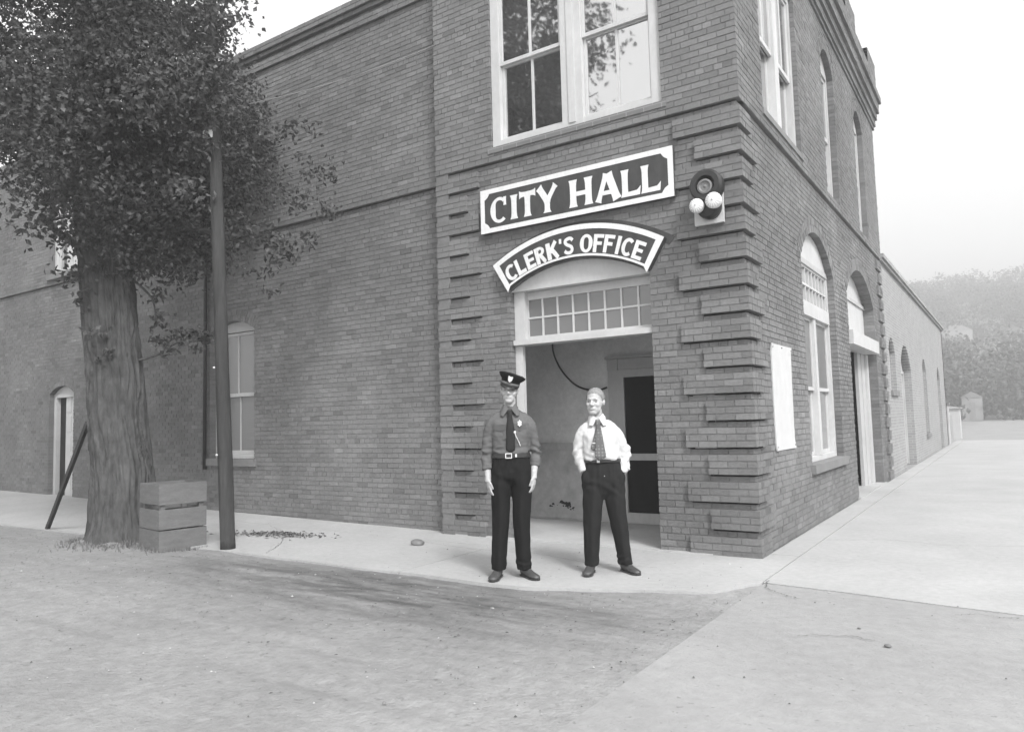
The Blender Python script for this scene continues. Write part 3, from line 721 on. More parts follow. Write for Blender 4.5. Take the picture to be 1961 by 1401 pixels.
m = MB(); m.box(-1.95, -.0, 5.9, 9.1, -.03, .013); m.build('threshold', 'concrete', HALL)
# upper side windows
f = SQ; o = up_s0; D = -.06
m = MB(); rect(m, f, o.u0 + .003, o.u0 + .1, o.z0, 7.14, D, D - .12); rect(m, f, o.u1 - .1, o.u1 - .003, o.z0, 7.14, D, D - .12); mid = (o.u0 + o.u1) / 2
MUL = (mid - .1, mid + .1, o.z0, 7.14, D + .015, D - .12)
for a, b in ((o.u0 + .1, mid - .1), (mid + .1, o.u1 - .1)): rect(m, f, a, b, o.z0, o.z0 + .08, D, D - .12); rect(m, f, a, b, 7.05, 7.14, D, D - .12)
w = m.build('window', 'grey_paint', HALL); rect_obj('mullion', 'white_paint', w, f, *MUL)
for a, b in ((o.u0 + .102, mid - .102), (mid + .102, o.u1 - .102)):
    m = MB(); c = (a + b) / 2
    for z0, z1, d in ((o.z0 + .082, 5.98, D - .08), (5.92, 7.048, D - .02)):
        rect(m, f, a, a + .035, z0, z1, d, d - .035); rect(m, f, b - .035, b, z0, z1, d, d - .035); rect(m, f, a + .035, b - .035, z0, z0 + .06, d - .001, d - .035); rect(m, f, a + .035, b - .035, z1 - .04, z1, d - .001, d - .035)
        rect(m, f, c - .014, c + .014, z0 + .06, z1 - .04, d - .004, d - .033)
        for p, q in ((a + .036, c - .0145), (c + .0145, b - .036)): rect_obj('pane', 'glass', w, f, p, q, z0 + .061, z1 - .041, d - .017, d - .022)
    m.build('sash', 'white_paint', w)
rect_obj('sill', 'stone_sill', w, f, o.u0 - .05, o.u1 + .05, o.z0 - .075, o.z0 - .003, .02, -.15)
def arched_window(o, f, D, meet, mat='white_paint', muntin=True, glass='glass', tymp=.0, sill=True, sillmat='stone_sill', glass_up=None):
    m = MB(); top = o.zs - .01
    rect(m, f, o.u0 + .003, o.u0 + .08, o.z0, top, D, D - .1); rect(m, f, o.u1 - .08, o.u1 - .003, o.z0, top, D, D - .1); rect(m, f, o.u0 + .08, o.u1 - .08, o.z0, o.z0 + .07, D, D - .1)
    w = m.build('window', mat, HALL); arched_fill(o, f, D + .005, mat, w, o.zs - .008, 'tympanum')
    a, b = o.u0 + .082, o.u1 - .082; c = (a + b) / 2; m = MB()
    for z0, z1, d, g in ((o.z0 + .072, meet + .03, D - .06, glass), (meet - .03, top - .01, D - .02, glass_up or glass)):
        rect(m, f, a, a + .04, z0, z1, d, d - .035); rect(m, f, b - .04, b, z0, z1, d, d - .035); rect(m, f, a + .04, b - .04, z0, z0 + .06, d - .001, d - .035); rect(m, f, a + .04, b - .04, z1 - .05, z1, d - .001, d - .035)
        if muntin: rect(m, f, c - .014, c + .014, z0 + .06, z1 - .05, d - .004, d - .033)
        for p, q in (((a + .041, c - .0145), (c + .0145, b - .041)) if muntin else ((a + .041, b - .041),)): rect_obj('pane', g, w, f, p, q, z0 + .061, z1 - .051, d - .017, d - .022)
    m.build('sash', mat, w)
    if sill: rect_obj('sill', sillmat, w, f, o.u0 - .06, o.u1 + .06, o.z0 - .12, o.z0 - .002, .05, -.1)
    return w
arched_window(up_s1, SQ, -.1, 5.95, 'grey_paint', sill=False); arched_window(up_s2, SQ, -.1, 5.95, 'grey_paint', sill=False)
m = MB(); m.tube([(-9.43, WING + FIELD - .05, .75), (-9.43, WING + FIELD - .05, 4.6)], .032, 12); m.build('downpipe', 'black_metal', HALL, smooth=True)
arched_window(w_win, FW, -.12, 2.0, glass='glass_shade', glass_up='glass_dusty'); arched_window(w_up, FWU, -.1, 5.8)
arched_window(an_ops[0], AF, -.12, 2.3, muntin=False); arched_window(an_ops[2], AF, -.14, 1.7, muntin=False, glass='glass_shade')
def plank_door(o, f, D, mat, name):
    m = MB(); rect(m, f, o.u0 + .003, o.u0 + .09, -.01, o.zs, D + .02, D - .08); rect(m, f, o.u1 - .09, o.u1 - .003, -.01, o.zs, D + .02, D - .08); rect(m, f, o.u0 + .09, o.u1 - .09, o.zs - .07, o.zs, D + .02, D - .08)
    d = m.build(name, mat, HALL); arched_fill(o, f, D, mat, d, o.zs + .002, 'tympanum')
    n = max(4, int((o.u1 - o.u0) / .2)); a = o.u0 + .092; s = (o.u1 - o.u0 - .184) / n
    for i in range(n): rect_obj('plank', mat, d, f, a + i * s + .002, a + (i + 1) * s - .002, .02, o.zs - .072, D - .02, D - .06)
    return d
# wing door: half-open dark leaf and a pale panelled one
o = w_door; z0 = .09
m = MB(); rect(m, FW, o.u0 + .003, o.u0 + .1, z0, o.zs, -.1, -.2); rect(m, FW, o.u1 - .08, o.u1 - .003, z0, o.zs, -.1, -.2); rect(m, FW, o.u0 + .1, o.u1 - .08, o.zs - .08, o.zs, -.1, -.2)
d = m.build('wing_door', 'white_paint', HALL); arched_fill(o, FW, -.11, 'white_paint', d, o.zs + .002, 'tympanum')
rect_obj('dark_opening', 'dull_dark', d, FW, o.u0 + .1, o.u0 + .42, z0, o.zs - .08, -.19, -.24)
m = MB(); a, b = o.u0 + .42, o.u1 - .082; rect(m, FW, a, b, z0 + .01, o.zs - .082, -.15, -.19)
for zz in frange(z0 + .12, o.zs - .4, .42): rect(m, FW, a + .06, (a + b) / 2 - .03, zz, zz + .33, -.138, -.149); rect(m, FW, (a + b) / 2 + .03, b - .06, zz, zz + .33, -.138, -.149)
m.build('door_leaf', 'white_paint', d)
plank_door(an_ops[1], AF, -.2, 'grey_paint', 'annexe_door'); plank_door(an_ops[3], AF, -.2, 'grey_paint', 'annexe_door')
# hanging cable in the vestibule
pts = [(-3.3, YB - .03, 2.75), (-3.33, YB - .03, 2.48), (-3.26, YB - .03, 2.25), (-3.12, YB - .03, 2.05), (-2.94, YB - .03, 1.9), (-2.74, YB - .03, 1.835), (-2.6, YB - .03, 1.83), (-2.48, YB - .03, 1.86)]
def spline(P, n=6):
    P = [Vector(p) for p in P]; out = []
    for i in range(len(P) - 1):
        a = P[max(i - 1, 0)]; b = P[i]; c = P[i + 1]; d = P[min(i + 2, len(P) - 1)]
        for k in range(n):
            t = k / n; out.append(.5 * ((2 * b) + (c - a) * t + (2 * a - 5 * b + 4 * c - d) * t * t + (3 * b - a - 3 * c + d) * t ** 3))
    return out + [P[-1]]
m = MB(); m.tube(spline(pts), .013, 8); tag(m.build('hanging_cable', 'black_metal', smooth=True), 'black cable looping down the vestibule wall behind the men', 'cable')

# ------------------------------------------------------------------ signs
def sgn(y): return lambda a, b, d: Vector((a, y - d, b))
FS = sgn(0.)
def flare(p, q, w, fl=1.45, n=5):
    """a flared stroke from p to q as a closed polygon"""
    p = Vector(p).to_2d() if len(p) > 2 else Vector(p); q = Vector(q); d = (q - p); L = d.length; d.normalize(); nrm = Vector((-d.y, d.x)); A = []; B = []
    for i in range(2 * n + 1):
        t = i / (2 * n); k = abs(2 * t - 1); ww = w * (1 + (fl - 1) * k ** 5) / 2
        A.append(tuple(p + d * L * t + nrm * ww)); B.append(tuple(p + d * L * t - nrm * ww))
    return A + B[::-1]
def stroke(p, q, w): return flare(p, q, w, 1.0, 1)
def arcpoly(cx, cy, rx, ry, a0, a1, w0, w1=None, n=22):
    w1 = w1 or w0; A = []; B = []
    for i in range(n + 1):
        t = R(a0 + (a1 - a0) * i / n); ww = w0 + (w1 - w0) * abs(math.cos(t)) ** 2
        A.append((cx + rx * math.cos(t), cy + ry * math.sin(t))); B.append((cx + (rx - ww) * math.cos(t), cy + (ry - w0 * .8) * math.sin(t)))
    return A, B
def roman(ch):   # flared capitals in a unit box, list of polygons or (A, B) strips
    s = .2
    if ch == 'I': return [flare((.5, 0), (.5, 1), .7, 1.5)]
    if ch == 'T': return [flare((.5, 0), (.5, .86), .32, 1.5), flare((.0, .88), (1, .88), .18, 1.7)]
    if ch == 'Y': return [flare((.5, 0), (.5, .52), .27, 1.6), flare((.07, 1), (.5, .44), .28, 1.25), flare((.95, 1), (.53, .46), .2, 1.5)]
    if ch == 'H': return [flare((.16, 0), (.16, 1), .27, 1.4), flare((.84, 0), (.84, 1), .27, 1.4), stroke((.22, .47), (.78, .47), .16)]
    if ch == 'A': return [flare((.1, 0), (.46, .99), .19, 1.4), flare((.89, 0), (.53, .99), .3, 1.2), stroke((.24, .3), (.72, .3), .15)]
    if ch == 'L': return [flare((.18, 0), (.18, 1), .31, 1.4), [(.28, .0), (.95, 0), (1.0, .32), (.9, .24), (.8, .18), (.28, .16)]]
    if ch == 'C': return [arcpoly(.56, .5, .56, .52, 50, 310, .16, .32), flare((.9, .66), (.9, 1.0), .14, 1.3), ]
def block(ch):   # thick rounded sans capitals
    w = .34
    if ch == 'C': return [arcpoly(.55, .5, .53, .5, 48, 312, .24, .3)]
    if ch == 'L': return [stroke((.17, 0), (.17, 1), w), stroke((.3, .11), (.95, .11), .22)]
    if ch == 'E': return [stroke((.17, 0), (.17, 1), w), stroke((.3, .1), (.95, .1), .2), stroke((.3, .5), (.85, .5), .18), stroke((.3, .9), (.93, .9), .2)]
    if ch == 'F': return [stroke((.2, 0), (.2, 1), w), stroke((.33, .9), (.98, .9), .2), stroke((.33, .5), (.85, .5), .19)]
    if ch == 'R': return [stroke((.17, 0), (.17, 1), w), arcpoly(.42, .72, .46, .28, 95, -95, .2, .26), stroke((.24, .9), (.45, .9), .2), stroke((.24, .52), (.45, .52), .16), stroke((.48, .48), (.85, 0), .28)]
    if ch == 'K': return [stroke((.17, 0), (.17, 1), w), stroke((.28, .42), (.82, 1.0), .25), stroke((.42, .6), (.9, 0), .28)]
    if ch == 'S': return [ribbon([(.88, .78), (.72, .9), (.5, .91), (.25, .84), (.2, .7), (.34, .58), (.55, .5), (.76, .4), (.82, .25), (.7, .12), (.45, .09), (.22, .14), (.1, .24)], .27, .19)]
    if ch == 'O':
        return [arcpoly(.5, .5, .5, .52, 0, 360, .22, .3, 30)]
    if ch == 'I': return [stroke((.5, 0), (.5, 1), .8)]
    if ch == "'": return [stroke((.5, .05), (.6, 1.0), .75)]
def ribbon(P, wx, wy):
    P = [Vector((a, b, 0)) for a, b in P]; Q = spline(P, 4); A = []; B = []
    for i, q in enumerate(Q):
        d = (Q[min(i + 1, len(Q) - 1)] - Q[max(i - 1, 0)]).normalized(); n = Vector((-d.y * wx, d.x * wy, 0)) / 2
        A.append((q.x + n.x, q.y + n.y)); B.append((q.x - n.x, q.y - n.y))
    return A, B
def letter(ch, glyph, fn, parent, dep=.004):
    m = MB()
    for i, g in enumerate(glyph):
        d = dep + .0006 * i
        if isinstance(g, tuple): m.strip_prism(g[0], g[1], fn, d, -.001)
        else: m.prism(g, fn, d, -.001)
    return m.build('letter', 'sign_cream', parent)
def city_sign():
    s = empty('sign_board', (-2.02, 0, 3.8)); tag(s, 'long dark sign board lettered CITY HALL in cream with notched border', 'sign')
    ox, oz = -2.02, 3.8; x0, x1, z0, z1 = -3.316 - ox, -.731 - ox, 3.805 - oz, 4.365 - oz
    f = lambda a, b, d: Vector((a, -.03 - d, b))
    m = MB(); m.box(x0, x1, -.03, .03, z0, z1); m.build('board', 'sign_dark', s)
    # border: outer rectangle against an inner outline with scooped corners
    t = .062; c = .075; A = []; B = []
    for (cx, cz, sx, sz, a0) in ((x1, z1, -1, -1, 0), (x0, z1, 1, -1, 90), (x0, z0, 1, 1, 180), (x1, z0, -1, 1, 270)):
        icx = cx + sx * t; icz = cz + sz * t * .95
        pts = [(icx + sx * 0, icz + sz * c), (icx + sx * .02, icz + sz * (c - .012)), (icx + sx * .045, icz + sz * .045), (icx + sx * (c - .012), icz + sz * .02), (icx + sx * c, icz)]
        out = [(cx, cz + sz * c), (cx, cz + sz * c * .5), (cx, cz), (cx + sx * c * .5, cz), (cx + sx * c, cz)]
        if sx * sz < 0: pts = pts[::-1]; out = out[::-1]
        B += pts; A += out
    m = MB(); m.strip_prism(A, B, f, .004, -.001, closed=True); m.build('border', 'sign_cream', s)
    for ch, a, b, z0_, z1_ in (('C', -3.165, -2.918, 3.915, 4.23), ('I', -2.86, -2.754, 3.92, 4.222), ('T', -2.726, -2.493, 3.918, 4.238), ('Y', -2.461, -2.195, 3.913, 4.236), ('H', -2.019, -1.72, 3.908, 4.233), ('A', -1.677, -1.372, 3.902, 4.225), ('L', -1.348, -1.117, 3.902, 4.212), ('L', -1.104, -.878, 3.902, 4.212)):
        g = lambda u, v, d, a=a, b=b, z0_=z0_, z1_=z1_: f(a + (b - a) * u - ox, z0_ + (z1_ - z0_) * v - oz, d)
        letter(ch, roman(ch), g, s)
city_sign()
def clerk_sign():
    ox, oz = -2.0, 1.514; s = empty('arched_sign', (ox, 0, 3.0)); tag(s, "curved dark sign board lettered CLERK'S OFFICE over the entrance", 'sign')
    dz = oz - 3.0; f = lambda a, b, d: Vector((a, -.045 - d, b + dz))
    def arc(r, a0, a1, n=40): return [(r * math.sin(R(a0 + (a1 - a0) * i / n)), r * math.cos(R(a0 + (a1 - a0) * i / n))) for i in range(n + 1)]
    m = MB(); m.strip_prism(arc(1.806, -31.4, 31.4), arc(2.178, -31.4, 31.4), f, 0, -.045 - .044); m.build('board', 'sign_dark', s)
    m = MB(); e = 29.4
    m.strip_prism(arc(2.118, -e, e), arc(2.179, -e, e), f, .004, -.001); m.strip_prism(arc(1.805, -e, e), arc(1.831, -e, e), f, .0035, -.001)
    for sg in (-1, 1):
        m.strip_prism([(r * math.sin(R(sg * e)), r * math.cos(R(sg * e))) for r in (1.805, 2.179)], [(r * math.sin(R(sg * 31.45)), r * math.cos(R(sg * 31.45))) for r in (1.76, 2.181)], f, .0038, -.001)
    m.build('border', 'sign_cream', s)
    tab = [('C', -26.4, .165), ('L', -21.9, .135), ('E', -17.4, .14), ('R', -12.9, .15), ('K', -7.9, .165), ("'", -4.6, .04), ('S', -1.35, .14), ('O', 5.5, .165), ('F', 10.1, .13), ('F', 14.1, .13), ('I', 17.7, .055), ('C', 21.1, .145), ('E', 25.5, .135)]
    for ch, ang, wd in tab:
        lo, hi = (1.843, 2.05) if ch != "'" else (1.99, 2.05)
        if ch in 'CLERK' and ang < -5: lo, hi = 1.838, 2.045
        def g(u, v, d, ang=ang, wd=wd, lo=lo, hi=hi):
            r = lo + (hi - lo) * v; t = R(ang) + (u - .5) * wd / 1.94; return f(r * math.sin(t), r * math.cos(t), d)
        letter(ch, block(ch), g, s)
    # older dark painted band left on the brick round the board
    m = MB(); m.strip_prism(arc(2.13, -30, 33), arc(2.235, -30, 33.4), lambda a, b, d: Vector((a, FIELD - d, b + dz)), .0055, -.0); m.build('painted_band', 'sign_dark', s)
clerk_sign()
# ------------------------------------------------------------------ alarm siren on the corner
def siren():
    cx, cz = -.36, 3.43; s = empty('alarm_siren', (cx, 0, cz)); tag(s, 'black round alarm siren with two white lamps on a pale board at the corner', 'siren')
    m = MB(); m.prism([(-.155, 0), (.155, .0), (.155, .36), (.1, .48), (.0, .53), (-.1, .48), (-.155, .36)], lambda a, b, d: Vector((a, -d, b)), .045, .004); m.build('back_board', 'white_paint', s)
    def disc(name, mat, x, z, prof, n=32):
        m = MB(); m.ring_loft([[Vector((x + r * math.cos(6.2832 * k / n), y, z + r * math.sin(6.2832 * k / n))) for k in range(n)] for y, r in prof]); return m.build(name, mat, s, smooth=False)
    h = disc('housing', 'black_metal', .02, .38, [(-.045, .13), (-.06, .17), (-.16, .172), (-.19, .15), (-.19, .1), (-.13, .07)])
    disc('horn', 'grey_metal', .02, .36, [(-.12, .07), (-.2, .078), (-.205, .06), (-.19, .045), (-.19, .02), (-.2, .0)])
    disc('motor', 'black_metal', .025, .16, [(-.045, .12), (-.1, .125), (-.15, .1), (-.17, .05), (-.172, .001)])
    for x, z, rr in ((-.068, .165, .076), (.112, .19, .084)):
        l = disc('lamp', 'lamp_white', x, z, [(-.1, rr * .5), (-.17, rr * .9), (-.215, rr), (-.235, rr * .96), (-.25, rr * .75), (-.258, rr * .4), (-.26, .001)])
        m = MB()
        for k in range(16):
            t = 6.2832 * k / 16; q = Vector((math.cos(t), 0, math.sin(t)))
            m.tube([Vector((x, -.2545, z)) + q * rr * .5, Vector((x, -.249, z)) + q * rr * .78, Vector((x, -.236, z)) + q * rr * .97], .0035, 5)
        m.ball((x, -.261, z), rr * .13, 8, 6); m.build('lens_rib', 'grey_paint', l)
siren()
# ------------------------------------------------------------------ notice on the side wall
def notice():
    s = empty('notice_board', (-FIELD, 1.31, 1.02)); tag(s, 'tall blank white notice sheet on the side wall near the corner', 'notice')
    m = MB(); h = 1.2; n = 12; rows = []
    for i in range(n + 1):
        z = h * i / n; rows.append([Vector((.012 + .006 * noise.noise(Vector((y * 3, z * 2, 0))) + (.012 if (i in (0, n) and k in (0, 6)) else 0), y, z)) for k in range(7) for y in [-.43 + .87 * k / 6]])
    m.ring_loft([r + [q - Vector((.016, 0, 0)) for q in r[::-1]] for r in rows]); m.build('sheet', 'paper', s)
    m = MB()
    for y, z in ((-.4, .04), (.41, .04), (-.4, 1.16), (.41, 1.16), (0, 1.17)): m.ball((.02, y, z), .008, 8, 5)
    m.build('tacks', 'grey_metal', s)
notice()
# ------------------------------------------------------------------ utility pole and wire
def pole():
    s = empty('utility_pole', (-5.74, -2.0, -.03)); tag(s, 'dark weathered wooden utility pole in front of the tree', 'pole')
    m = MB(); pts = []; rad = []
    for i in range(60):
        z = 9.2 * i / 59; pts.append(Vector((-.029 * z, -.0185 * z, z))); rad.append(.088 - .003 * z)
    m.tube(pts, rad, 56)
    m.v = [tuple(Vector(q) + (Vector((q[0] + .029 * q[2], q[1] + .0185 * q[2], 0)).normalized() * (.007 * noise.noise(Vector((q[0] * 25, q[1] * 25, q[2] * .6))) - .008 * max(0, noise.noise(Vector((q[0] * 60, q[1] * 60, q[2] * .35))) - .25)) if True else 0)) for q in m.v]
    m.build('shaft', 'pole_wood', s, smooth=True)
    m = MB(); m.box(-.06, .06, -.13, -.075, 0, .09); o = m.build('insulator', 'lamp_white', s); o.location = (-.029 * 5.05, -.0185 * 5.05, 5.05)
    m = MB()
    for z in (2.2, 1.15): m.ball((-.02 - .029 * z, -.1 - .0185 * z, z), (.022, .008, .012), 8, 6)
    m.build('tack', 'lamp_white', s)
    m = MB()
    a = Vector((-5.9, -2.1, 5.4)); b = Vector((-4.03, .0, 6.55)); P = [a + (b - a) * t - Vector((0, 0, .10 * 4 * t * (1 - t))) for t in [i / 14 for i in range(15)]]
    m.tube(P, .006, 6); tag(m.build('overhead_wire', 'grey_metal', smooth=True), 'thin grey service wire from the pole to the building corner', 'wire')
pole()
# ------------------------------------------------------------------ wooden box beside the tree
def crate():
    s = empty('wooden_box', (-6.624, -2.16, -.03), R(-8.5)); tag(s, 'pale square plank box with an open slot standing by the tree foot', 'box')
    h = .29; t = .026; rg = random.Random(2)
    for z0, z1 in ((.0, .262), (.268, .51), (.565, .815)):
        for k in range(4):
            M = Matrix.Rotation(R(90 * k), 4, 'Z'); m = MB(); j = rg.uniform(-.003, .003)
            w_ = h + (.0 if k % 2 else -t - .002)
            m.box(-w_, w_, -h + j, -h + t + j, z0 + rg.uniform(0, .006), z1 - rg.uniform(0, .006), M=M); m.build('plank', 'crate_wood', s)
    for sx in (-1, 1):
        for sy in (-1, 1):
            m = MB(); q = h - t - .03; m.box(sx * q - .028, sx * q + .028, sy * q - .028, sy * q + .028, .0, .79); m.build('corner_post', 'crate_wood', s)
    m = MB(); m.box(-h + t + .003, h - t - .003, -h + t + .003, h - t - .003, .4, .47); m.build('soil', 'dull_dark', s)
crate()
def brace():
    a = Vector((-10.06, -2.08, -.03)); b = Vector((-8.06, -2.5, 1.55)); m = MB(); d = (b - a).normalized(); x = Vector((0, 1, 0)) - d * d.y; x.normalize(); z = x.cross(d)
    vs = [q + x * sx * .022 + z * sz * .032 for q in (a, b) for sx, sz in ((-1, -1), (1, -1), (1, 1), (-1, 1))]
    m.add(vs, [[0, 1, 2, 3], [7, 6, 5, 4], [0, 4, 5, 1], [1, 5, 6, 2], [2, 6, 7, 3], [3, 7, 4, 0]]); tag(m.build('leaning_plank', 'dark_wood'), 'dark wooden plank propped aslant against the left of the tree', 'plank')
brace()

# ------------------------------------------------------------------ trees
def leaf_quad(m, p, s, rg, tone):
    n = Vector((rg.gauss(0, 1), rg.gauss(0, 1), rg.gauss(.5, .8))).normalized(); a = n.orthogonal().normalized(); a = (Matrix.Rotation(rg.uniform(0, 6.28), 3, n) @ a); b = n.cross(a)
    l = s * rg.uniform(.8, 1.35); w = s * rg.uniform(.55, .85); k = n * s * .25
    m.add([p - a * l * .5, p + b * w * .5 + k * .6, p + a * l * .12 + k, p + a * l * .62, p - b * w * .5 + k * .5], [[0, 1, 2], [1, 3, 2], [2, 3, 4], [0, 2, 4]], 0, tone)
def clump(m, c, r, n, s, rg, flat=.7):
    ct = rg.uniform(.65, 1.5)
    for i in range(n):
        d = Vector((rg.gauss(0, 1), rg.gauss(0, 1), rg.gauss(0, flat))) * r * .55
        leaf_quad(m, c + d, s, rg, ct * rg.uniform(.75, 1.25) * (1.25 if rg.random() < .1 else 1))
def limb(m, pts, r0, r1, n=10):
    P = spline(pts, 5); m.tube(P, [r0 + (r1 - r0) * i / (len(P) - 1) for i in range(len(P))], n)
def big_tree():
    s = empty('shade_tree', (-7.62, -2.26, 0)); B = Vector((-7.62, -2.26, 0)); tag(s, 'old shade tree with thick ridged trunk and dense dark leaves', 'tree')
    path = [(0.0, (.02, 0.01), .42), (.25, (.02, 0.01), .395), (.8, (.01, 0), .375), (1.6, (-.055, -.04), .355), (2.3, (-.1, -.07), .34), (3.3, (-.18, -.125), .33), (3.9, (-.23, -.155), .345), (4.5, (-.28, -.18), .33), (5.2, (-.32, -.22), .28), (6.4, (-.3, -.2), .2), (8.2, (-.2, -.1), .1)]
    def at(z):
        for (za, ca, ra), (zb, cb, rb) in zip(path, path[1:]):
            if z <= zb: t = (z - za) / (zb - za); return (ca[0] + (cb[0] - ca[0]) * t, ca[1] + (cb[1] - ca[1]) * t, ra + (rb - ra) * t)
        return (*path[-1][1], path[-1][2])
    m = MB(); rings = []; N = 170; zs = frange(-.12, 8.2, .04)
    for z in zs:
        cx, cy, r = at(max(z, 0)); ring = []
        for k in range(N):
            t = 6.2832 * k / N; u = Vector((math.cos(t), math.sin(t), 0))
            wv = .25 * noise.noise(Vector((math.cos(t) * 2, math.sin(t) * 2, z * 1.5))); rid = noise.noise(Vector((math.cos(t + wv) * 8.5, math.sin(t + wv) * 8.5, z * .8))); rid2 = noise.noise(Vector((math.cos(t) * 18, math.sin(t) * 18, z * 4.5 + 4)))
            butt = .13 * math.exp(-max(z, 0) / .22) * (.55 + .45 * math.cos(5 * t + .6))
            lump = .03 * noise.noise(Vector((math.cos(t) * 1.2, math.sin(t) * 1.2, z * .8)))
            ring.append(Vector((cx, cy, z)) + u * (r + butt + lump + (.045 * min(1, abs(rid) * 3.2) - .04) * (r / .4) + .017 * rid2))
        rings.append(ring)
    m.ring_loft(rings); m.build('trunk', 'bark', s, smooth=True)
    limbs = [[(-.28, -.18, 4.2), (-.7, -.4, 5.0), (-1.1, -.7, 5.7), (-1.4, -.9, 6.6)], [(-.3, -.2, 4.4), (.3, .2, 5.0), (.8, .45, 5.4), (1.1, .6, 5.6)], [(-.3, -.2, 4.9), (-.2, .6, 5.7), (-.1, 1.2, 6.8)],
             [(-.3, -.2, 5.2), (.2, -.5, 6.2), (.8, -.7, 7.4)], [(-.3, -.2, 4.6), (-.3, -1.0, 5.2), (-.1, -1.7, 5.7)], [(-.2, -.1, 3.8), (.5, .3, 4.1), (.9, .6, 4.1), (1.3, .8, 4.0)], [(-.25, -.15, 3.75), (-.5, -.5, 4.0), (-.75, -.75, 4.3)]]
    for i, L in enumerate(limbs):
        m = MB(); limb(m, L, (.16, .14, .13, .12, .12, .07, .07)[i], .025); m.build('branch', 'bark', s, smooth=True)
    m = MB(); limb(m, [(.16, .08, 2.36), (.4, .24, 2.44), (.62, .4, 2.6), (.9, .58, 2.62)], .02, .006, 7); limb(m, [(.05, .03, 3.5), (.3, .2, 3.2), (.36, .22, 2.9)], .02, .006, 7); m.build('twig', 'bark', s, smooth=True)
    # crown: many clumps, dense inside, open at the rim; r = camera-right axis so that the extent is judged round the trunk
    rg = random.Random(21); m = MB(); cen = Vector((.2, .1, 5.9)); n_ = 0; tries = 0
    while n_ < 560 and tries < 30000:
        tries += 1
        d = Vector((rg.uniform(-1, 1), rg.uniform(-1, 1), rg.uniform(-1, 1)))
        if d.length > 1: continue
        c = cen + Vector((d.x * 2.45, d.y * 2.3, d.z * 2.5))
        if c.z < 3.55 + .35 * noise.noise(Vector((c.x * 1.3, c.y * 1.3, 0))): continue
        lat = c.x * .83 + c.y * .557
        if lat < -.45 and c.z < 4.95 + .3 * noise.noise(c * 2): continue
        if lat > 1.35 + .55 * noise.noise(Vector((3, 1, c.z * 1.4))): continue
        if noise.noise(c * .95 + Vector((9, 2, 4))) < -.1 - .16 * (1 - d.length): continue
        n_ += 1; clump(m, c, .3 + .1 * rg.random(), int(rg.uniform(85, 160) * (1.1 - .35 * d.length)), rg.uniform(.045, .085), rg)
    # drooping outer sprays
    for c, r, n in [((1.55, .95, 3.95), .3, 90), ((1.8, 1.1, 3.7), .2, 50), ((1.3, .8, 4.2), .3, 90), ((1.95, 1.2, 4.5), .3, 60), ((2.2, 1.3, 4.9), .3, 60), ((2.05, 1.15, 5.4), .3, 60), ((2.3, 1.4, 4.3), .22, 36), ((2.0, .05, 5.35), .34, 130), ((1.95, -.0, 5.9), .4, 200), ((2.0, .0, 6.5), .42, 200), ((1.6, .0, 4.9), .3, 110), ((2.0, .05, 7.1), .45, 180), ((1.7, .1, 7.6), .45, 160), ((1.3, -.2, 6.2), .45, 180), ((1.35, -.1, 5.4), .4, 160), ((1.7, 1.0, 3.45), .16, 30), ((2.1, 1.25, 3.9), .2, 34),
                    ((.62, .4, 2.62), .16, 60), ((.45, .27, 2.55), .12, 36), ((.85, .56, 2.66), .14, 44), ((.72, .45, 2.48), .1, 20), ((.36, .22, 2.98), .1, 30), ((.3, .2, 3.25), .1, 24),
                    ((-.3, -.45, 3.5), .25, 70), ((.0, -.3, 3.55), .22, 60), ((-.15, -.42, 3.1), .13, 26), ((-.35, -.5, 3.95), .26, 80), ((-1.35, -1.15, 4.8), .35, 110), ((-.6, -.6, 4.5), .25, 60), ((-.95, -.7, 4.75), .2, 40), ((.35, .0, 3.75), .25, 80), ((.75, .35, 3.75), .25, 80), ((.1, -.38, 2.75), .1, 18), ((.15, -.36, 2.45), .08, 14)]:
        for q in range(3): clump(m, Vector(c) + Vector((rg.gauss(0, .08), rg.gauss(0, .08), rg.gauss(0, .06))), r * .8, n // 2, .072, rg)
    m.build('crown', 'leaf', s)
big_tree()
def street_tree(x, y, h, rad, label, seed, squash=1.0):
    s = empty('street_tree', (x, y, 0)); tag(s, label, 'tree'); rg = random.Random(seed)
    m = MB(); limb(m, [(0, 0, -.1), (.05, .02, h * .25), (.1, .1, h * .5), (0, 0, h * .75)], .3, .08, 14); m.build('trunk', 'bark', s, smooth=True)
    m = MB()
    for i in range(9):
        a = i * 2.4; r = rad * .8; z = h * (.4 + .04 * i); limb(m, [(.05, .02, z * .9), (r * .4 * math.cos(a), r * .4 * math.sin(a), z + .5), (r * math.cos(a), r * math.sin(a), z + 1.2)], .09, .02, 7)
    m.build('branch', 'bark', s, smooth=True)
    m = MB(); k = 0
    while k < 560:
        d = Vector((rg.uniform(-1, 1), rg.uniform(-1, 1), rg.uniform(-1, 1)))
        if d.length > 1: continue
        c = Vector((d.x * rad, d.y * rad, h * .62 + d.z * h * .38 * squash))
        if noise.noise(c * .6 + Vector((seed, 0, 0))) < -.12: continue
        k += 1; clump(m, c, .55, 90, .13, rg)
    m.build('crown', 'leaf', s)
street_tree(-9.0, -9.0, 15.5, 3.2, 'leafy tree across the street, mirrored in the upper window', 4)
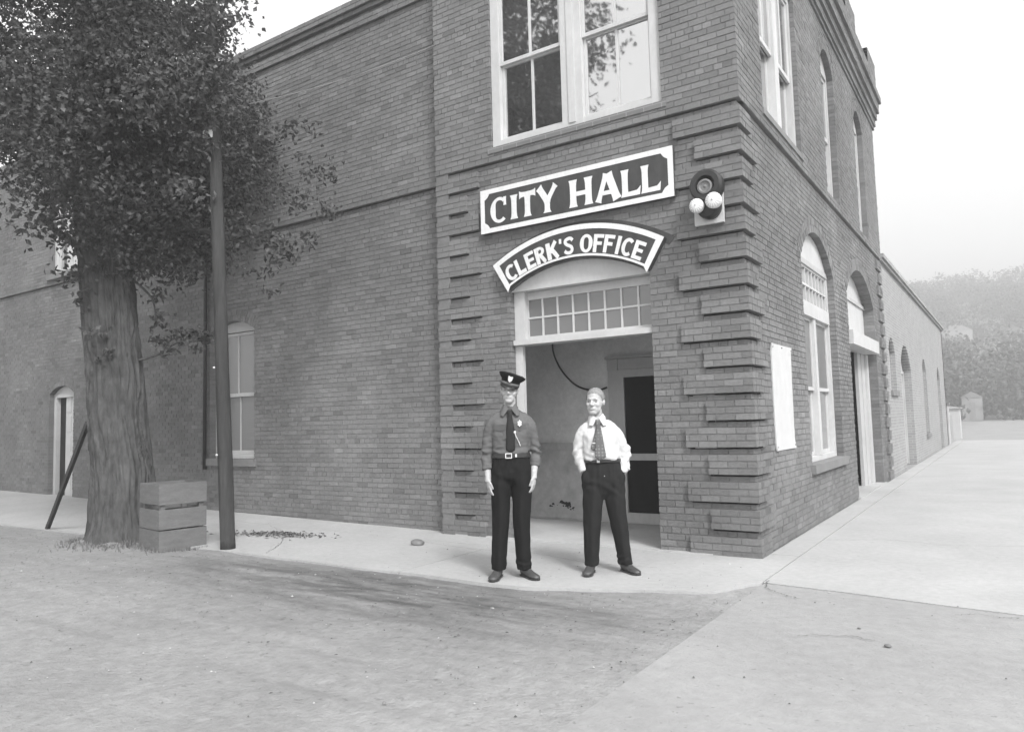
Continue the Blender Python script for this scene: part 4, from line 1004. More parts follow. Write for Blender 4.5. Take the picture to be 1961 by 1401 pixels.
# ------------------------------------------------------------------ the hill and buildings at the far end of the side street
def hill_z(x, y):
    return 43 * smooth01(105, 340, y) + 1.6 * noise.noise(Vector((x * .05, y * .05, 2))) * smooth01(105, 150, y) - .03
def far_end():
    xs = frange(-200, 150, 8); ys = frange(40, 470, 8); vs = [(x, y, hill_z(x, y)) for y in ys for x in xs]; n = len(xs)
    m = MB(); m.add(vs, [[j * n + i, j * n + i + 1, (j + 1) * n + i + 1, (j + 1) * n + i] for j in range(len(ys) - 1) for i in range(n - 1)])
    tag(m.build('hillside', 'hill_ground', smooth=True), 'wooded hillside rising beyond the end of the street', kind='structure')
    rg = random.Random(8); m = MB()
    for i in range(430):
        y = rg.uniform(100, 350); x = rg.uniform(-.16 * y, .06 * y)
        if abs(y - (185 + .5 * x)) < 8.0: continue
        h = rg.uniform(5., 11.); c = Vector((x, y, hill_z(x, y)))
        for q in range(9):
            cc = c + Vector((rg.gauss(0, 1.8), rg.gauss(0, 1.8), h * rg.uniform(.1, .95)))
            for k in range(14):
                leaf_quad(m, cc + Vector((rg.gauss(0, 1.), rg.gauss(0, 1.), rg.gauss(0, .8))), .8, rg, rg.uniform(.5, 1.5))
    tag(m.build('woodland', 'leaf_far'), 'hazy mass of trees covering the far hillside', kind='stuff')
    def hut(x, y, w, d, h, label, name='hut', roof=.5, door=True):
        s = empty(name, (x, y, max(-.02, hill_z(x, y)) if y > 40 else -.02)); tag(s, label, 'hut')
        m = MB(); m.box(-w / 2, w / 2, -d / 2, d / 2, 0, h); m.build('wall', 'white_paint', s)
        m = MB(); m.prism([(-w / 2 - .08, h), (w / 2 + .08, h), (w / 2 + .08, h + .05), (0, h + roof), (-w / 2 - .08, h + .05)], lambda a, b, dd: Vector((a, dd, b)), -d / 2 - .08, d / 2 + .08); m.build('roof', 'grey_paint', s)
        if door: m = MB(); m.box(-w * .16, w * .16, -d / 2 - .025, -d / 2 + .01, .0, h * .78); m.build('door', 'grey_paint', s)
    hut(-.38, 35.4, .95, .95, 1.5, 'small white hut at the far end of the annexe wall', roof=.12)
    hut(-7.6, 205, 7, 6, 4., 'white cottage showing among the hillside trees', 'cottage', 2.)
    hut(-1.9, 108, 2.3, 2.0, 3., 'small white shed low on the wooded hillside', 'shed', .8)
    s = empty('gate_pier', (-.16, 28.9, -.02)); tag(s, 'pale square pier just past the end of the annexe', 'pier')
    m = MB(); m.box(-.22, .14, -.25, .25, 0, 1.65); m.build('shaft', 'white_paint', s); m = MB(); m.box(-.27, .19, -.3, .3, 1.652, 1.75); m.build('cap', 'stone_sill', s)
far_end()

# ------------------------------------------------------------------ people
def fuse(m, voxel, smooth_it, name, mat, parent, wrinkle=None):
    """one continuous surface out of overlapping closed volumes"""
    me = bpy.data.meshes.new('tmp'); me.from_pydata(m.v, [], m.f); bm = bmesh.new(); bm.from_mesh(me); bmesh.ops.recalc_face_normals(bm, faces=bm.faces); bm.to_mesh(me); bm.free()
    t = bpy.data.objects.new('tmp', me); COL.objects.link(t)
    r = t.modifiers.new('r', 'REMESH'); r.mode = 'VOXEL'; r.voxel_size = voxel; r.use_smooth_shade = True
    if smooth_it: q = t.modifiers.new('s', 'SMOOTH'); q.factor = .5; q.iterations = smooth_it
    dg = bpy.context.evaluated_depsgraph_get(); out = bpy.data.meshes.new_from_object(t.evaluated_get(dg)); bpy.data.objects.remove(t); bpy.data.meshes.remove(me)
    if wrinkle:
        co = [(v.co.copy(), v.normal.copy()) for v in out.vertices]
        for v, (c, n) in zip(out.vertices, co): v.co = c + (wrinkle(c, n) if True else 0)
    out.materials.clear(); out.materials.append(MATS[mat]); out.name = name
    for p_ in out.polygons: p_.use_smooth = True
    o = bpy.data.objects.new(name, out); COL.objects.link(o); o.parent = parent; return o
def hr(z, cx, cy, rx, ry, n=28, p=2.4, tilt=0.):
    out = []
    for k in range(n):
        t = 6.2832 * k / n; c, s = math.cos(t), math.sin(t)
        x = rx * math.copysign(abs(c) ** (2 / p), c); y = ry * math.copysign(abs(s) ** (2 / p), s); out.append(Vector((cx + x, cy + y, z + tilt * x)))
    return out
def limb_pts(pts, n=6): return spline(pts, n)
def lerp_list(vals, n):
    out = []
    for i in range(len(vals) - 1):
        for k in range(n): out.append(vals[i] + (vals[i + 1] - vals[i]) * k / n)
    return out + [vals[-1]]
def vtube(m, pts, rad, n=14, k=6, sq=1.0, ref=Vector((1, 0, 0))):
    P = spline(pts, k); rr = lerp_list(rad, k); m.tube(P, [(r, r * sq) for r in rr], n, ref=ref)
def hand(m, W, D, out, thumb, curl=.5, sc=1.0):
    """W wrist, D down the hand, out = side the palm's back faces, thumb = direction the thumb leaves"""
    W = Vector(W); D = Vector(D).normalized(); thumb = (Vector(thumb) - D * Vector(thumb).dot(D)).normalized(); nrm = D.cross(thumb)
    palm = -Vector(out).normalized()
    if nrm.dot(palm) < 0: nrm = -nrm
    c = W + D * .052 * sc
    M = Matrix((thumb * .043 * sc, nrm * .0165 * sc, D * .055 * sc)).transposed()
    m.ball(c, 1.0, 16, 10, M=M); m.tube([W - D * .04, W + D * .03], [.026 * sc, .029 * sc], 12)
    for i, (off, ln) in enumerate(((.031, .072), (.0105, .082), (-.0105, .077), (-.031, .06))):
        b = W + D * .088 * sc + thumb * off * sc; cu = curl * (1 + .12 * i); p = [b - D * .02]; d = D.copy(); ax = nrm
        fan = thumb * off * 1.2
        for j, f in enumerate((.45, .3, .25)):
            a = cu * (.35 + .45 * j); dd = (D * math.cos(a) + nrm * math.sin(a) + fan).normalized(); p.append(p[-1] + dd * (ln * f + (.02 if j == 0 else 0)) * sc)
        m.tube(p, [.0092 * sc, .009 * sc, .0083 * sc, .007 * sc], 9); m.ball(p[-1], .0068 * sc, 8, 6)
    b = W + D * .028 * sc + thumb * .026 * sc; p = [b, b + (thumb * .7 + D * .7 + nrm * .15) * .032 * sc, b + (thumb * .62 + D * 1.55 + nrm * .5) * .03 * sc, b + (thumb * .55 + D * 2.3 + nrm * .85) * .03 * sc]
    m.tube(p, [.0135 * sc, .0115 * sc, .0102 * sc, .0085 * sc], 9); m.ball(p[-1], .008 * sc, 8, 6)
def head_shape(m, H, M, jaw=1.0, wide=1.0):
    def at(x, y, z): return H + M @ Vector((x, y, z))
    def el(x, y, z, rx, ry, rz): m.ball(at(x, y, z), 1.0, 18, 12, M=M @ Matrix.Diagonal((rx, ry, rz)))
    el(0, .015, .045, .075 * wide, .093, .083); el(0, -.012, .0, .066 * wide, .076, .085); el(0, -.028, -.052, .057 * wide * jaw, .056, .056); el(0, -.05, -.084, .036 * jaw, .034, .026)
    el(0, -.076, .028, .05, .018, .013); el(.036, -.055, -.018, .026, .024, .028); el(-.036, -.055, -.018, .026, .024, .028)
    m.tube([at(0, -.083, .022), at(0, -.095, .0), at(0, -.107, -.018), at(0, -.104, -.027)], [.009, .0105, .014, .012], 10); el(.011, -.095, -.024, .009, .01, .007); el(-.011, -.095, -.024, .009, .01, .007)
    el(0, -.08, -.054, .026, .011, .013)
    for sx in (-1, 1):
        el(sx * .073 * wide, .018, .0, .009, .018, .027); el(sx * .076 * wide, .022, .01, .008, .015, .016)
def carve_face(o, H, M):
    inv = M.inverted(); me = o.data
    for v in me.vertices:
        l = inv @ (v.co - H)
        if abs(l.x) > .09 or abs(l.z) > .13 or l.y > 0: continue
        d = 0
        for sx in (-1, 1): d += .008 * math.exp(-(((l.x - sx * .031) / .017) ** 2 + ((l.z - .006) / .0115) ** 2))
        d += .0035 * math.exp(-((l.x / .022) ** 2 + ((l.z + .0565) / .0028) ** 2))
        if d > .0002: v.co += (M @ Vector((0, 1, 0))) * d
def eyes(H, M, parent):
    for sx in (-1, 1):
        m = MB(); m.ball(H + M @ Vector((sx * .031, -.071, .006)), 1., 12, 8, M=M @ Matrix.Diagonal((.0115, .0045, .0042))); m.build('eye', 'eye', parent, smooth=True)
        m = MB(); P = [H + M @ Vector((sx * x, y, z)) for x, y, z in ((.014, -.0895, .0285), (.03, -.088, .0315), (.047, -.076, .027))]; m.tube(P, [.0032, .0042, .0026], 7); m.build('eyebrow', 'hair', parent, smooth=True)
def flap(name, mat, parent, pts, th=.006):
    """a thin cloth panel on four or five corner points (facing -Y)"""
    m = MB(); A = [Vector(p) for p in pts]; n = len(A); B = [p + Vector((0, th, 0)) for p in A]
    m.add(A + B, [list(range(n)), list(range(2 * n - 1, n - 1, -1))] + [[i, i + n, (i + 1) % n + n, (i + 1) % n] for i in range(n)]); return m.build(name, mat, parent)
def shoe(parent, x, y, ang, L=.29, mat='shoe_leather'):
    """heel at (x, y); toe points along -Y rotated by ang"""
    m = MB(); sec = [(.04, .03, .055, .1), (.015, .037, .075, .105), (-.03, .04, .075, .098), (-.075, .041, .062, .078), (-.12, .046, .046, .058), (-.165, .05, .035, .046), (-.2, .046, .03, .04), (-.228, .034, .026, .034), (-.245, .016, .02, .024)]
    rings = []
    for (yy, w, hh, top) in sec:
        ring = []
        for k in range(16):
            t = 6.2832 * k / 16; c, s_ = math.cos(t), math.sin(t); z = top * .5 + s_ * top * .5
            ww = w * (1 if s_ < 0 else (1 - .35 * s_)); ring.append(Vector((math.copysign(abs(c) ** .7, c) * ww, yy * L / .285, max(z, .004) + .012)))
        rings.append(ring)
    m.ring_loft(rings); o = m.build('shoe', mat, parent, smooth=True); o.location = (x, y, 0); o.rotation_euler = (0, 0, ang)
    m = MB()
    out = [(.04, .03), (.0, .038), (-.05, .037), (-.1, .041), (-.165, .05), (-.21, .043), (-.242, .024), (-.252, .0)]
    poly = [(w, yy * L / .285) for yy, w in out] + [(-w, yy * L / .285) for yy, w in out[::-1][1:]]
    m.prism(poly, lambda a, b, d: Vector((a, b, d)), .001, .018); m.build('sole', 'leather', o)
def fold(f, amp, stretch=(1, 1, 1), off=0.):
    st = Vector(stretch)
    return lambda c: amp * noise.noise(Vector((c.x * f * st.x + off, c.y * f * st.y, c.z * f * st.z)))

PR = math.atan2(3.83, 5.71)   # turn towards the camera
# ---------- the policeman
def policeman():
    base = Vector((-1.751, -1.831, 0)); P = empty('person', base, PR); tag(P, 'tall man in peaked police cap, grey shirt, dark tie and dark trousers, arms hanging', 'person')
    H = Vector((.012, -.02, 1.705)); HM = Matrix.Rotation(R(-4), 3, 'Z') @ Matrix.Rotation(R(3), 3, 'Y') * 1.07
    m = MB(); head_shape(m, H, HM, .95, .97)
    vtube(m, [(.012, .03, 1.44), (.012, .012, 1.55), (.012, .005, 1.64)], [.066, .056, .054], 16)
    m.ring_loft([hr(.98, .01, 0, .14, .09), hr(1.15, .01, 0, .13, .085), hr(1.35, .012, 0, .14, .09), hr(1.42, .014, .01, .11, .07), hr(1.47, .013, .012, .07, .05)])
    for sx, el_, wr, hd in ((-1, (-.21, .03, 1.13), (-.205, -.03, .905), (-.195, -.05, .75)), (1, (.237, .03, 1.12), (.217, -.035, .925), (.21, -.055, .78))):
        sh = Vector((.013 + sx * .145, .01, 1.385)); vtube(m, [sh, (sh + Vector(el_)) / 2 + Vector((sx * .012, .01, 0)), el_, (Vector(el_) + Vector(wr)) / 2 + Vector((0, .003, .0)), wr], [.045, .04, .036, .036, .027], 12)
        hand(m, wr, Vector(hd) - Vector(wr), (sx, .15, 0), (-sx * .35, -1, 0), .55, 1.02)
    for sx in (-1, 1): vtube(m, [(.01 + sx * .085, 0, 1.0), (.0 + sx * .1, -.01, .52), (-.01 + sx * .118, .02, .09)], [.085, .055, .042], 12)
    body = fuse(m, .0045, 3, 'body', 'skin', P); carve_face(body, H, HM); eyes(H, HM, P)
    # grey hair under the cap
    m = MB(); m.ball(H + HM @ Vector((0, .022, .04)), 1., 20, 12, M=HM @ Matrix.Diagonal((.079, .092, .08)))
    ho = fuse(m, .006, 2, 'hair', 'hair', P)
    for v in ho.data.vertices:
        l = HM.inverted() @ (v.co - H)
        if l.y < -.035 or l.z < -.045: v.co = H + HM @ Vector((l.x * .8, max(l.y, -.0) * .85, max(l.z, -.03)))
    # shirt
    m = MB()
    m.ring_loft([hr(1.085, .01, .0, .158, .112), hr(1.13, .01, -.004, .168, .122), hr(1.2, .01, -.004, .166, .12), hr(1.32, .012, -.004, .176, .125), hr(1.41, .013, .0, .18, .112), hr(1.455, .013, .008, .155, .092), hr(1.495, .013, .012, .105, .075), hr(1.53, .012, .012, .078, .07), hr(1.56, .012, .01, .068, .066)])
    vtube(m, [(.06, .012, 1.495), (.13, .012, 1.463), (.19, .014, 1.39), (.218, .022, 1.27), (.237, .03, 1.12), (.23, .008, 1.03), (.226, -.002, 1.0)], [.03, .048, .058, .057, .054, .051, .053], 16)
    vtube(m, [(-.035, .012, 1.495), (-.105, .012, 1.463), (-.165, .014, 1.39), (-.195, .022, 1.27), (-.21, .03, 1.13), (-.208, .01, 1.03), (-.205, -.0, .985)], [.03, .048, .058, .058, .058, .054, .054], 16)
    f1 = fold(9, .008, (1, 1, 1.6)); f2 = fold(24, .0045, (1, 1, 2.2), 5); f3 = fold(60, .0015, (1, 1, 1), 9)
    def wr(c, n):
        a = f1(c) + f2(c) + f3(c)
        a += .007 * math.sin(c.z * 95 + 5 * noise.noise(c * 9)) * math.exp(-((c.z - 1.14) / .05) ** 2)
        ar = smooth01(.19, .22, abs(c.x)); a += ar * .006 * math.sin(c.z * 70 + c.x * 40 + 4 * noise.noise(c * 7)) * math.exp(-((c.z - 1.12) / .12) ** 2)
        return n * a
    sh = fuse(m, .0085, 5, 'shirt', 'grey_shirt', P, wr)
    for sx in (-1, 1):   # collar, pocket, epaulette
        q = .012
        flap('collar', 'grey_shirt', sh, [(q + sx * .012, -.086, 1.542), (q + sx * .05, -.062, 1.588), (q + sx * .078, -.03, 1.556), (q + sx * .088, -.08, 1.482), (q + sx * .062, -.1, 1.472)], .012)
        x = q + sx * .092; m = MB()
        m.prism([(-.052, 0), (.052, 0), (.052, -.11), (.03, -.125), (-.03, -.125), (-.052, -.11)], lambda a, b, d, x=x, sx=sx: Vector((x + a, -.134 - d + .9 * abs(a * .6 + sx * .03), 1.385 + b)), .006, -.02); pk = m.build('pocket', 'grey_shirt', sh)
        m = MB(); m.prism([(-.055, .012), (.055, .012), (.055, -.03), (0, -.05), (-.055, -.03)], lambda a, b, d, x=x, sx=sx: Vector((x + a, -.134 - d + .9 * abs(a * .6 + sx * .03), 1.385 + b)), .013, .004); m.build('pocket_flap', 'shirt_seam', pk)
        m = MB(); m.prism([(.0, -.022), (.1, -.02), (.1, .02), (.0, .022)], lambda a, b, d, sx=sx: Vector((.012 + sx * (.07 + a), b + .01, 1.528 - a * .62 + d)), .0, .012); m.build('shoulder_strap', 'shirt_seam', sh)
    # tie
    m = MB(); sec = [(1.527, -.088, .02, .016), (1.5, -.1, .024, .018), (1.485, -.105, .018, .012), (1.4, -.127, .032, .012), (1.28, -.134, .04, .011), (1.2, -.136, .043, .011), (1.165, -.133, .04, .01), (1.145, -.131, .012, .008)]
    m.ring_loft([hr(z, .012 - .006 * (1.52 - z), y, rx, ry, 14, 3.2) for z, y, rx, ry in sec]); m.build('tie', 'dark_tie', P, smooth=True)
    # badge and pen
    m = MB(); poly = []
    for k in range(12): r = .026 if k % 2 == 0 else .018; poly.append((r * .85 * math.sin(k * math.pi / 6), r * 1.25 * math.cos(k * math.pi / 6)))
    m.prism(poly, lambda a, b, d: Vector((.098 + a, -.144 - d, 1.405 + b)), .004, -.014); m.ball((.098, -.149, 1.405), (.009, .004, .011), 10, 6); m.build('badge', 'badge_metal', P)
    m = MB(); m.tube(spline([(.05, -.138, 1.33), (.062, -.138, 1.29), (.085, -.136, 1.24), (.1, -.13, 1.2)], 5), .0035, 6); m.ball((.052, -.14, 1.325), (.011, .004, .012), 8, 6); m.build('watch_chain', 'badge_metal', P)
    # trousers
    m = MB()
    m.ring_loft([hr(1.13, .01, .0, .163, .115), hr(1.1, .01, .0, .168, .118), hr(1.03, .01, .002, .182, .128), hr(.96, .008, .004, .19, .132), hr(.91, .006, .005, .18, .122), hr(.87, .005, .005, .14, .095), hr(.83, .005, .005, .08, .06)][::-1])
    for sx, kx, ax in ((-1, -.1, -.128), (1, .092, .105)):
        P_ = spline([(.008 + sx * .097, .003, .95), (.006 + sx * .1, .0, .8), (kx, -.008, .52), ((kx + ax) / 2, .0, .3), (ax, .012, .075)], 7)
        rr = lerp_list([.098, .098, .085, .076, .073], 7)
        rings = []
        for p_, r in zip(P_, rr):
            rings.append([p_ + Vector((r * math.cos(t) * .95, (r * 1.08 * math.sin(t) - (.02 * max(0, -math.sin(t)) ** 8)), 0)) for t in [6.2832 * k / 22 for k in range(22)]])
        m.ring_loft(rings[::-1])
    g1 = fold(5, .004, (1, 1, .5), 3); g2 = fold(26, .004, (1.3, 1, .35), 7)
    def wt(c, n):
        a = g1(c) + g2(c) + .004 * math.sin(c.z * 60 + 14 * c.x + 6 * noise.noise(c * 8)) * math.exp(-((c.z - .14) / .06) ** 2) + .004 * math.sin(c.z * 42 + 25 * c.x + 5 * noise.noise(c * 6)) * math.exp(-((c.z - .9) / .1) ** 2)
        return n * a
    fuse(m, .0085, 3, 'trousers', 'navy_wool', P, wt)
    # belt with buckle
    m = MB(); A = [hr(1.09, .01, 0, .172, .126, 40), hr(1.094, .01, 0, .178, .131, 40), hr(1.132, .01, 0, .178, .131, 40), hr(1.136, .01, 0, .172, .126, 40)]; m.ring_loft(A, caps=False); m.ring_loft([A[3], A[0]], caps=False)
    b = m.build('belt', 'leather', P, smooth=False)
    m = MB()
    for (x0, x1, z0, z1) in ((-.04, .02, 1.09, 1.097), (-.04, .02, 1.13, 1.137), (-.04, -.033, 1.097, 1.13), (.013, .02, 1.097, 1.13)): m.box(x0, x1, -.14, -.132, z0, z1)
    m.build('buckle', 'badge_metal', b); m = MB(); m.box(.05, .065, -.139, -.128, 1.1, 1.128); m.build('keeper', 'badge_metal', b)
    # narrow dark piece at his left hip
    m = MB(); m.ring_loft([hr(z, x, .03, a, .03, 14, 3) for z, x, a in ((.93, .198, .018), (.98, .2, .03), (1.06, .198, .036), (1.1, .192, .03), (1.16, .19, .018))]); m.build('hip_piece', 'leather', P, smooth=True)
    shoe(P, -.13, .035, R(-14), .285); shoe(P, .108, .04, R(28), .285)
    # peaked cap, tilted
    CM = HM @ Matrix.Rotation(R(15), 3, 'Y') @ Matrix.Rotation(R(6), 3, 'X') * .97; C = H + HM @ Vector((.004, .003, .061))
    cap = empty('cap', (0, 0, 0), 0, P)
    def cr(z, rx, ry, cy=0., n=36, tl=0.): return [C + CM @ Vector((rx * math.cos(6.2832 * k / n), cy + ry * math.sin(6.2832 * k / n), z + tl * ry * math.sin(6.2832 * k / n))) for k in range(n)]
    m = MB(); m.ring_loft([cr(-.012, .084, .1), cr(.03, .086, .102), cr(.036, .088, .104), cr(.058, .11, .124, -.004, tl=-.1), cr(.075, .122, .134, -.004, tl=-.14), cr(.086, .121, .133, -.004, tl=-.14), cr(.094, .1, .11, -.002, tl=-.12), cr(.099, .05, .055, 0, tl=-.1)]); m.build('cap_crown', 'navy_wool', cap, smooth=True)
    m = MB(); m.ring_loft([cr(-.014, .0855, .1015), cr(.006, .0875, .1035), cr(.02, .0875, .1035)], caps=False); m.build('cap_band', 'grey_metal', cap, smooth=True)
    m = MB(); A = []; B_ = []
    for i in range(17):
        t = R(-160 + 140 * i / 16); k = math.sin(math.pi * i / 16) ** .7
        A.append(C + CM @ Vector((.086 * math.cos(t), .102 * math.sin(t), -.008))); B_.append(C + CM @ Vector((.086 * math.cos(t) * (1 + .12 * k), .102 * math.sin(t) - .042 * k, -.008 - .026 * k)))
    dn = CM @ Vector((0, 0, -.004)); n = 17; m.add(A + B_ + [q + dn for q in A] + [q + dn for q in B_], [[i, i + 1, n + i + 1, n + i] for i in range(16)] + [[2 * n + i, 3 * n + i, 3 * n + i + 1, 2 * n + i + 1] for i in range(16)] + [[n + i, n + i + 1, 3 * n + i + 1, 3 * n + i] for i in range(16)]); m.build('cap_visor', 'cap_visor', cap, smooth=True)
    m = MB(); poly = [(-.022, .028), (-.012, .034), (0, .03), (.012, .034), (.022, .028), (.019, .004), (.014, -.012), (.0, -.024), (-.014, -.012), (-.019, .004)]
    m.prism(poly, lambda a, b, d: C + CM @ Vector((a, -.116 - d + .25 * (-b) * 1.0 * .3 - .0, .048 + b)), .012, -.012); m.build('cap_badge', 'badge_metal', cap)
    m = MB(); P2 = [C + CM @ Vector((.0895 * math.cos(R(a)), .1055 * math.sin(R(a)), .0)) for a in range(-165, -14, 10)]; m.tube(P2, .0045, 6); m.build('chin_strap', 'leather', cap)
policeman()
# ---------- the man in the white shirt
def clerk():
    base = Vector((-1.075, -1.265, 0)); P = empty('person', base, PR); tag(P, 'bareheaded man in white shirt and spotted tie, both hands in his trouser pockets', 'person')
    q = -.03
    H = Vector((-.062, -.025, 1.58)); HM = Matrix.Rotation(R(-24), 3, 'Z') @ Matrix.Rotation(R(2), 3, 'Y') * 1.08
    m = MB(); head_shape(m, H, HM, 1.05, 1.02)
    vtube(m, [(-.04, .03, 1.32), (-.048, .012, 1.43), (-.058, .0, 1.52)], [.068, .061, .059], 16)
    m.ring_loft([hr(.9, -.01, 0, .14, .09), hr(1.06, q, 0, .13, .085), hr(1.24, q, 0, .14, .09), hr(1.3, q, .01, .11, .07), hr(1.35, q, .012, .07, .05)])
    for sx, el_, wr in ((-1, (-.216, .035, 1.12), (-.182, -.03, .945)), (1, (.201, .035, 1.115), (.153, -.03, .925))):
        s_ = Vector((q + sx * .145, .01, 1.275)); vtube(m, [s_, (s_ + Vector(el_)) / 2 + Vector((sx * .012, .01, 0)), el_, (Vector(el_) + Vector(wr)) / 2, wr], [.05, .045, .041, .038, .028], 12)
        hand(m, wr, (-sx * .42, -.1, -1), (sx, -.25, 0), (-sx * .2, -1, 0), .35, .98)
    for sx, ax in ((-1, -.135), (1, .17)): vtube(m, [(-.01 + sx * .085, 0, .92), (-.005 + sx * .11, -.01, .5), (ax, .02, .09)], [.085, .055, .042], 12)
    body = fuse(m, .0045, 3, 'body', 'skin', P); carve_face(body, H, HM); eyes(H, HM, P)
    # short receding hair, lying close to the skull
    hb = MB(); nn, kk = 60, 40
    def hp(a, b):
        th = -math.pi / 2 + math.pi * a / kk; ph = 6.2832 * b / nn
        return Vector((.0785 * math.cos(th) * math.cos(ph), .015 + .0962 * math.cos(th) * math.sin(ph), .045 + .0868 * math.sin(th)))
    for a in range(kk):
        for b in range(nn):
            q4 = [hp(a, b), hp(a, b + 1), hp(a + 1, b + 1), hp(a + 1, b)]; c = sum(q4, Vector()) / 4
            hl = max(-.045, .102 - 1.05 * (c.y + .085)) + .006 * noise.noise(c * 60) - .25 * max(0, .03 - abs(c.x)) * (1 if c.y < -.03 else 0)
            if c.z > hl: hb.add([H + HM @ (v * (1 + .012 * noise.noise(v * 70))) for v in q4], [[0, 1, 2, 3]])
    hb.build('hair', 'hair', P, smooth=False)
    # shirt: full, bloused over the waist
    m = MB()
    m.ring_loft([hr(1.03, -.012, .0, .165, .115), hr(1.06, -.014, -.01, .172, .134), hr(1.1, -.018, -.01, .17, .136), hr(1.18, q, -.006, .166, .13), hr(1.27, q, -.002, .166, .12), hr(1.315, q, .004, .158, .106), hr(1.355, q - .002, .01, .13, .088), hr(1.39, -.04, .012, .095, .072), hr(1.42, -.046, .01, .078, .07), hr(1.452, -.05, .008, .07, .067)])
    vtube(m, [(q - .05, .012, 1.39), (q - .105, .012, 1.355), (q - .158, .014, 1.285), (-.21, .024, 1.19), (-.22, .03, 1.1), (-.202, -.005, 1.0), (-.182, -.033, .935)], [.03, .048, .062, .063, .063, .055, .043], 16)
    vtube(m, [(q + .05, .012, 1.39), (q + .105, .012, 1.355), (q + .156, .014, 1.285), (.172, .024, 1.19), (.205, .03, 1.1), (.188, -.005, .99), (.158, -.033, .92)], [.03, .048, .062, .063, .065, .056, .044], 16)
    f1 = fold(7, .008, (1, 1, 1.3), 2); f2 = fold(19, .006, (1.6, 1, 1.0), 6); f3 = fold(48, .0022, (1, 1, 1), 1)
    def wr_(c, n):
        a = f1(c) + f2(c) + f3(c) + .006 * math.sin(c.z * 80 + 6 * noise.noise(c * 8)) * math.exp(-((c.z - 1.07) / .05) ** 2)
        ar = smooth01(.17, .21, abs(c.x)); a += ar * .007 * math.sin(c.z * 62 - c.x * 50 + 5 * noise.noise(c * 6)) * math.exp(-((c.z - 1.08) / .13) ** 2)
        return n * a
    sh = fuse(m, .0085, 4, 'shirt', 'white_shirt', P, wr_)
    for sx in (-1, 1):
        c0 = Vector((-.048, 0, 0))
        flap('collar', 'white_shirt', sh, [c0 + Vector((sx * .01, -.092, 1.43)), c0 + Vector((sx * .052, -.064, 1.478)), c0 + Vector((sx * .08, -.03, 1.445)), c0 + Vector((sx * .082, -.085, 1.37)), c0 + Vector((sx * .05, -.105, 1.362))], .012)
    # turned-back cuff sticking out at his left wrist
    m = MB(); m.tube([(.19, -.03, .985), (.222, -.045, .965), (.236, -.05, .945)], [.014, .017, .01], 10); m.build('cuff', 'white_shirt', sh, smooth=True)
    # tie: wide blade and the narrow end swinging out behind it
    def tie(sec, name):
        m = MB(); m.ring_loft([hr(z, x, y, rx, ry, 14, 3.2) for z, x, y, rx, ry in sec]); return m.build(name, 'spot_tie', P, smooth=True)
    t = tie([(1.42, -.05, -.092, .02, .016), (1.395, -.049, -.106, .026, .019), (1.378, -.048, -.112, .018, .012), (1.28, -.05, -.138, .034, .01), (1.18, -.048, -.153, .043, .01), (1.1, -.042, -.163, .05, .01), (1.075, -.043, -.163, .05, .009), (1.045, -.05, -.16, .014, .007)], 'tie')
    m = MB(); m.ring_loft([hr(z, x, y, rx, .005, 12, 3) for z, x, y, rx in ((1.36, -.055, -.112, .012), (1.25, -.08, -.134, .02), (1.18, -.1, -.145, .024), (1.155, -.104, -.148, .023), (1.138, -.102, -.148, .01))]); m.build('tie_tail', 'spot_tie', t, smooth=True)
    m = MB(); m.box(-.115, -.085, -.158, -.152, 1.2, 1.207); m.build('tie_clip', 'badge_metal', t)
    # trousers
    m = MB()
    m.ring_loft([hr(1.055, -.012, .0, .164, .116), hr(1.02, -.012, .0, .17, .12), hr(.95, -.01, .0, .186, .13), hr(.86, -.008, .003, .2, .135), hr(.79, -.006, .005, .19, .126), hr(.73, -.004, .005, .15, .1), hr(.68, -.004, .005, .08, .06)][::-1])
    for sx, kx, ax in ((-1, -.125, -.142), (1, .12, .175)):
        P_ = spline([(-.008 + sx * .1, .003, .86), (-.006 + sx * .103, .0, .72), (kx, -.01, .48), ((kx + ax) / 2, .0, .28), (ax, .012, .07)], 7); rr = lerp_list([.105, .104, .089, .077, .071], 7); rings = []
        for p_, r in zip(P_, rr): rings.append([p_ + Vector((r * math.cos(t) * .95, r * 1.06 * math.sin(t) - .02 * max(0, -math.sin(t)) ** 8, 0)) for t in [6.2832 * k / 22 for k in range(22)]])
        m.ring_loft(rings[::-1]); m.ball((-.012 + sx * .15, -.055, .87), (.055, .06, .085), 16, 10)
    g1 = fold(5, .005, (1, 1, .5), 13); g2 = fold(24, .0045, (1.3, 1, .4), 17)
    def wt(c, n):
        a = g1(c) + g2(c) + .0045 * math.sin(c.z * 55 - 14 * c.x + 6 * noise.noise(c * 8)) * math.exp(-((c.z - .13) / .06) ** 2) + .005 * math.sin(c.z * 42 + 25 * c.x + 5 * noise.noise(c * 6)) * math.exp(-((c.z - .76) / .1) ** 2)
        return n * a
    fuse(m, .0085, 3, 'trousers', 'trouser_wool', P, wt)
    m = MB(); A = [hr(1.022, -.012, 0, .174, .127, 40), hr(1.026, -.012, 0, .178, .131, 40), hr(1.05, -.012, 0, .178, .131, 40), hr(1.054, -.012, 0, .172, .125, 40)]; m.ring_loft(A, caps=False); m.ring_loft([A[3], A[0]], caps=False); b = m.build('belt', 'leather', P)
    m = MB(); m.box(-.075, -.05, -.139, -.129, 1.024, 1.048); m.ball((-.01, -.136, .9), .004, 8, 5); m.build('buckle', 'badge_metal', b)
    shoe(P, -.142, .035, R(-18), .27); shoe(P, .172, .035, R(24), .27)
clerk()

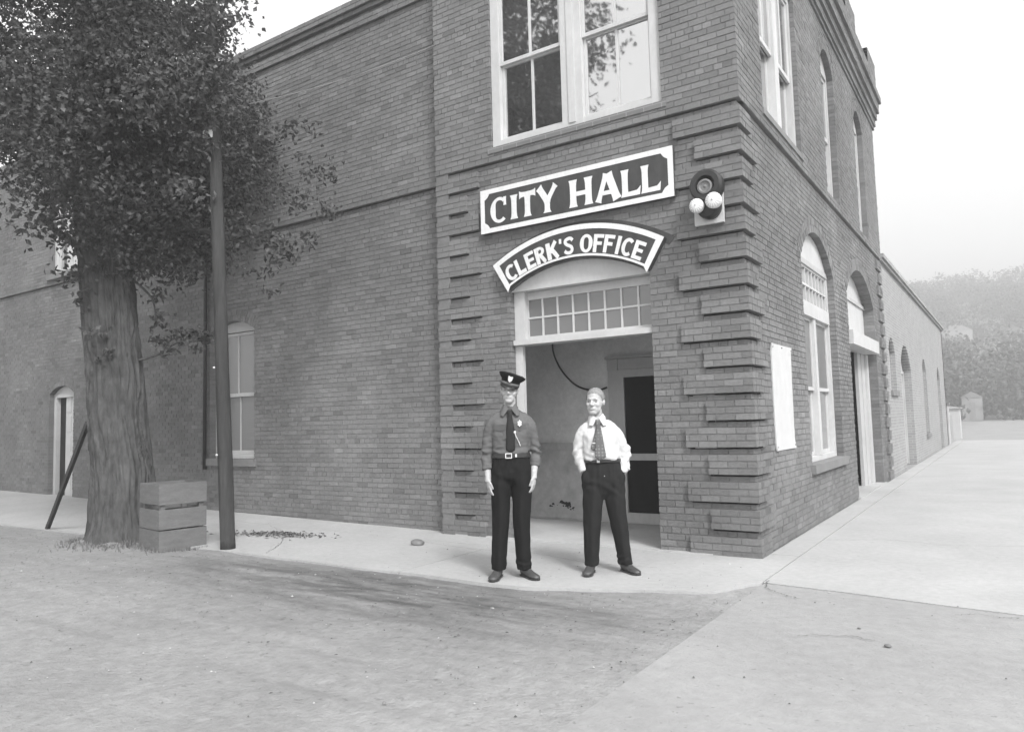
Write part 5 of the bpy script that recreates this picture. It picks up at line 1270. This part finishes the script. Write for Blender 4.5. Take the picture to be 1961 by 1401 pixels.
# ------------------------------------------------------------------ thin volume added to whiten the far street as lens flare does
def flare_haze():
    m = MB(); m.box(-210, 160, -45, 480, -1.2, 66); o = m.build('flare_haze', 'dull_dark'); o.data.materials.clear()
    hm = bpy.data.materials.new('flare_haze'); hm.use_nodes = True; N = hm.node_tree.nodes; N.clear()
    out = N.new('ShaderNodeOutputMaterial'); v = N.new('ShaderNodeVolumePrincipled'); v.inputs['Color'].default_value = (1, 1, 1, 1); v.inputs['Density'].default_value = .005; v.inputs['Anisotropy'].default_value = .2
    hm.node_tree.links.new(v.outputs[0], out.inputs['Volume']); o.data.materials.append(hm); tag(o, 'thin volume added over the street, whitening its far end like flare', kind='stuff')
flare_haze()
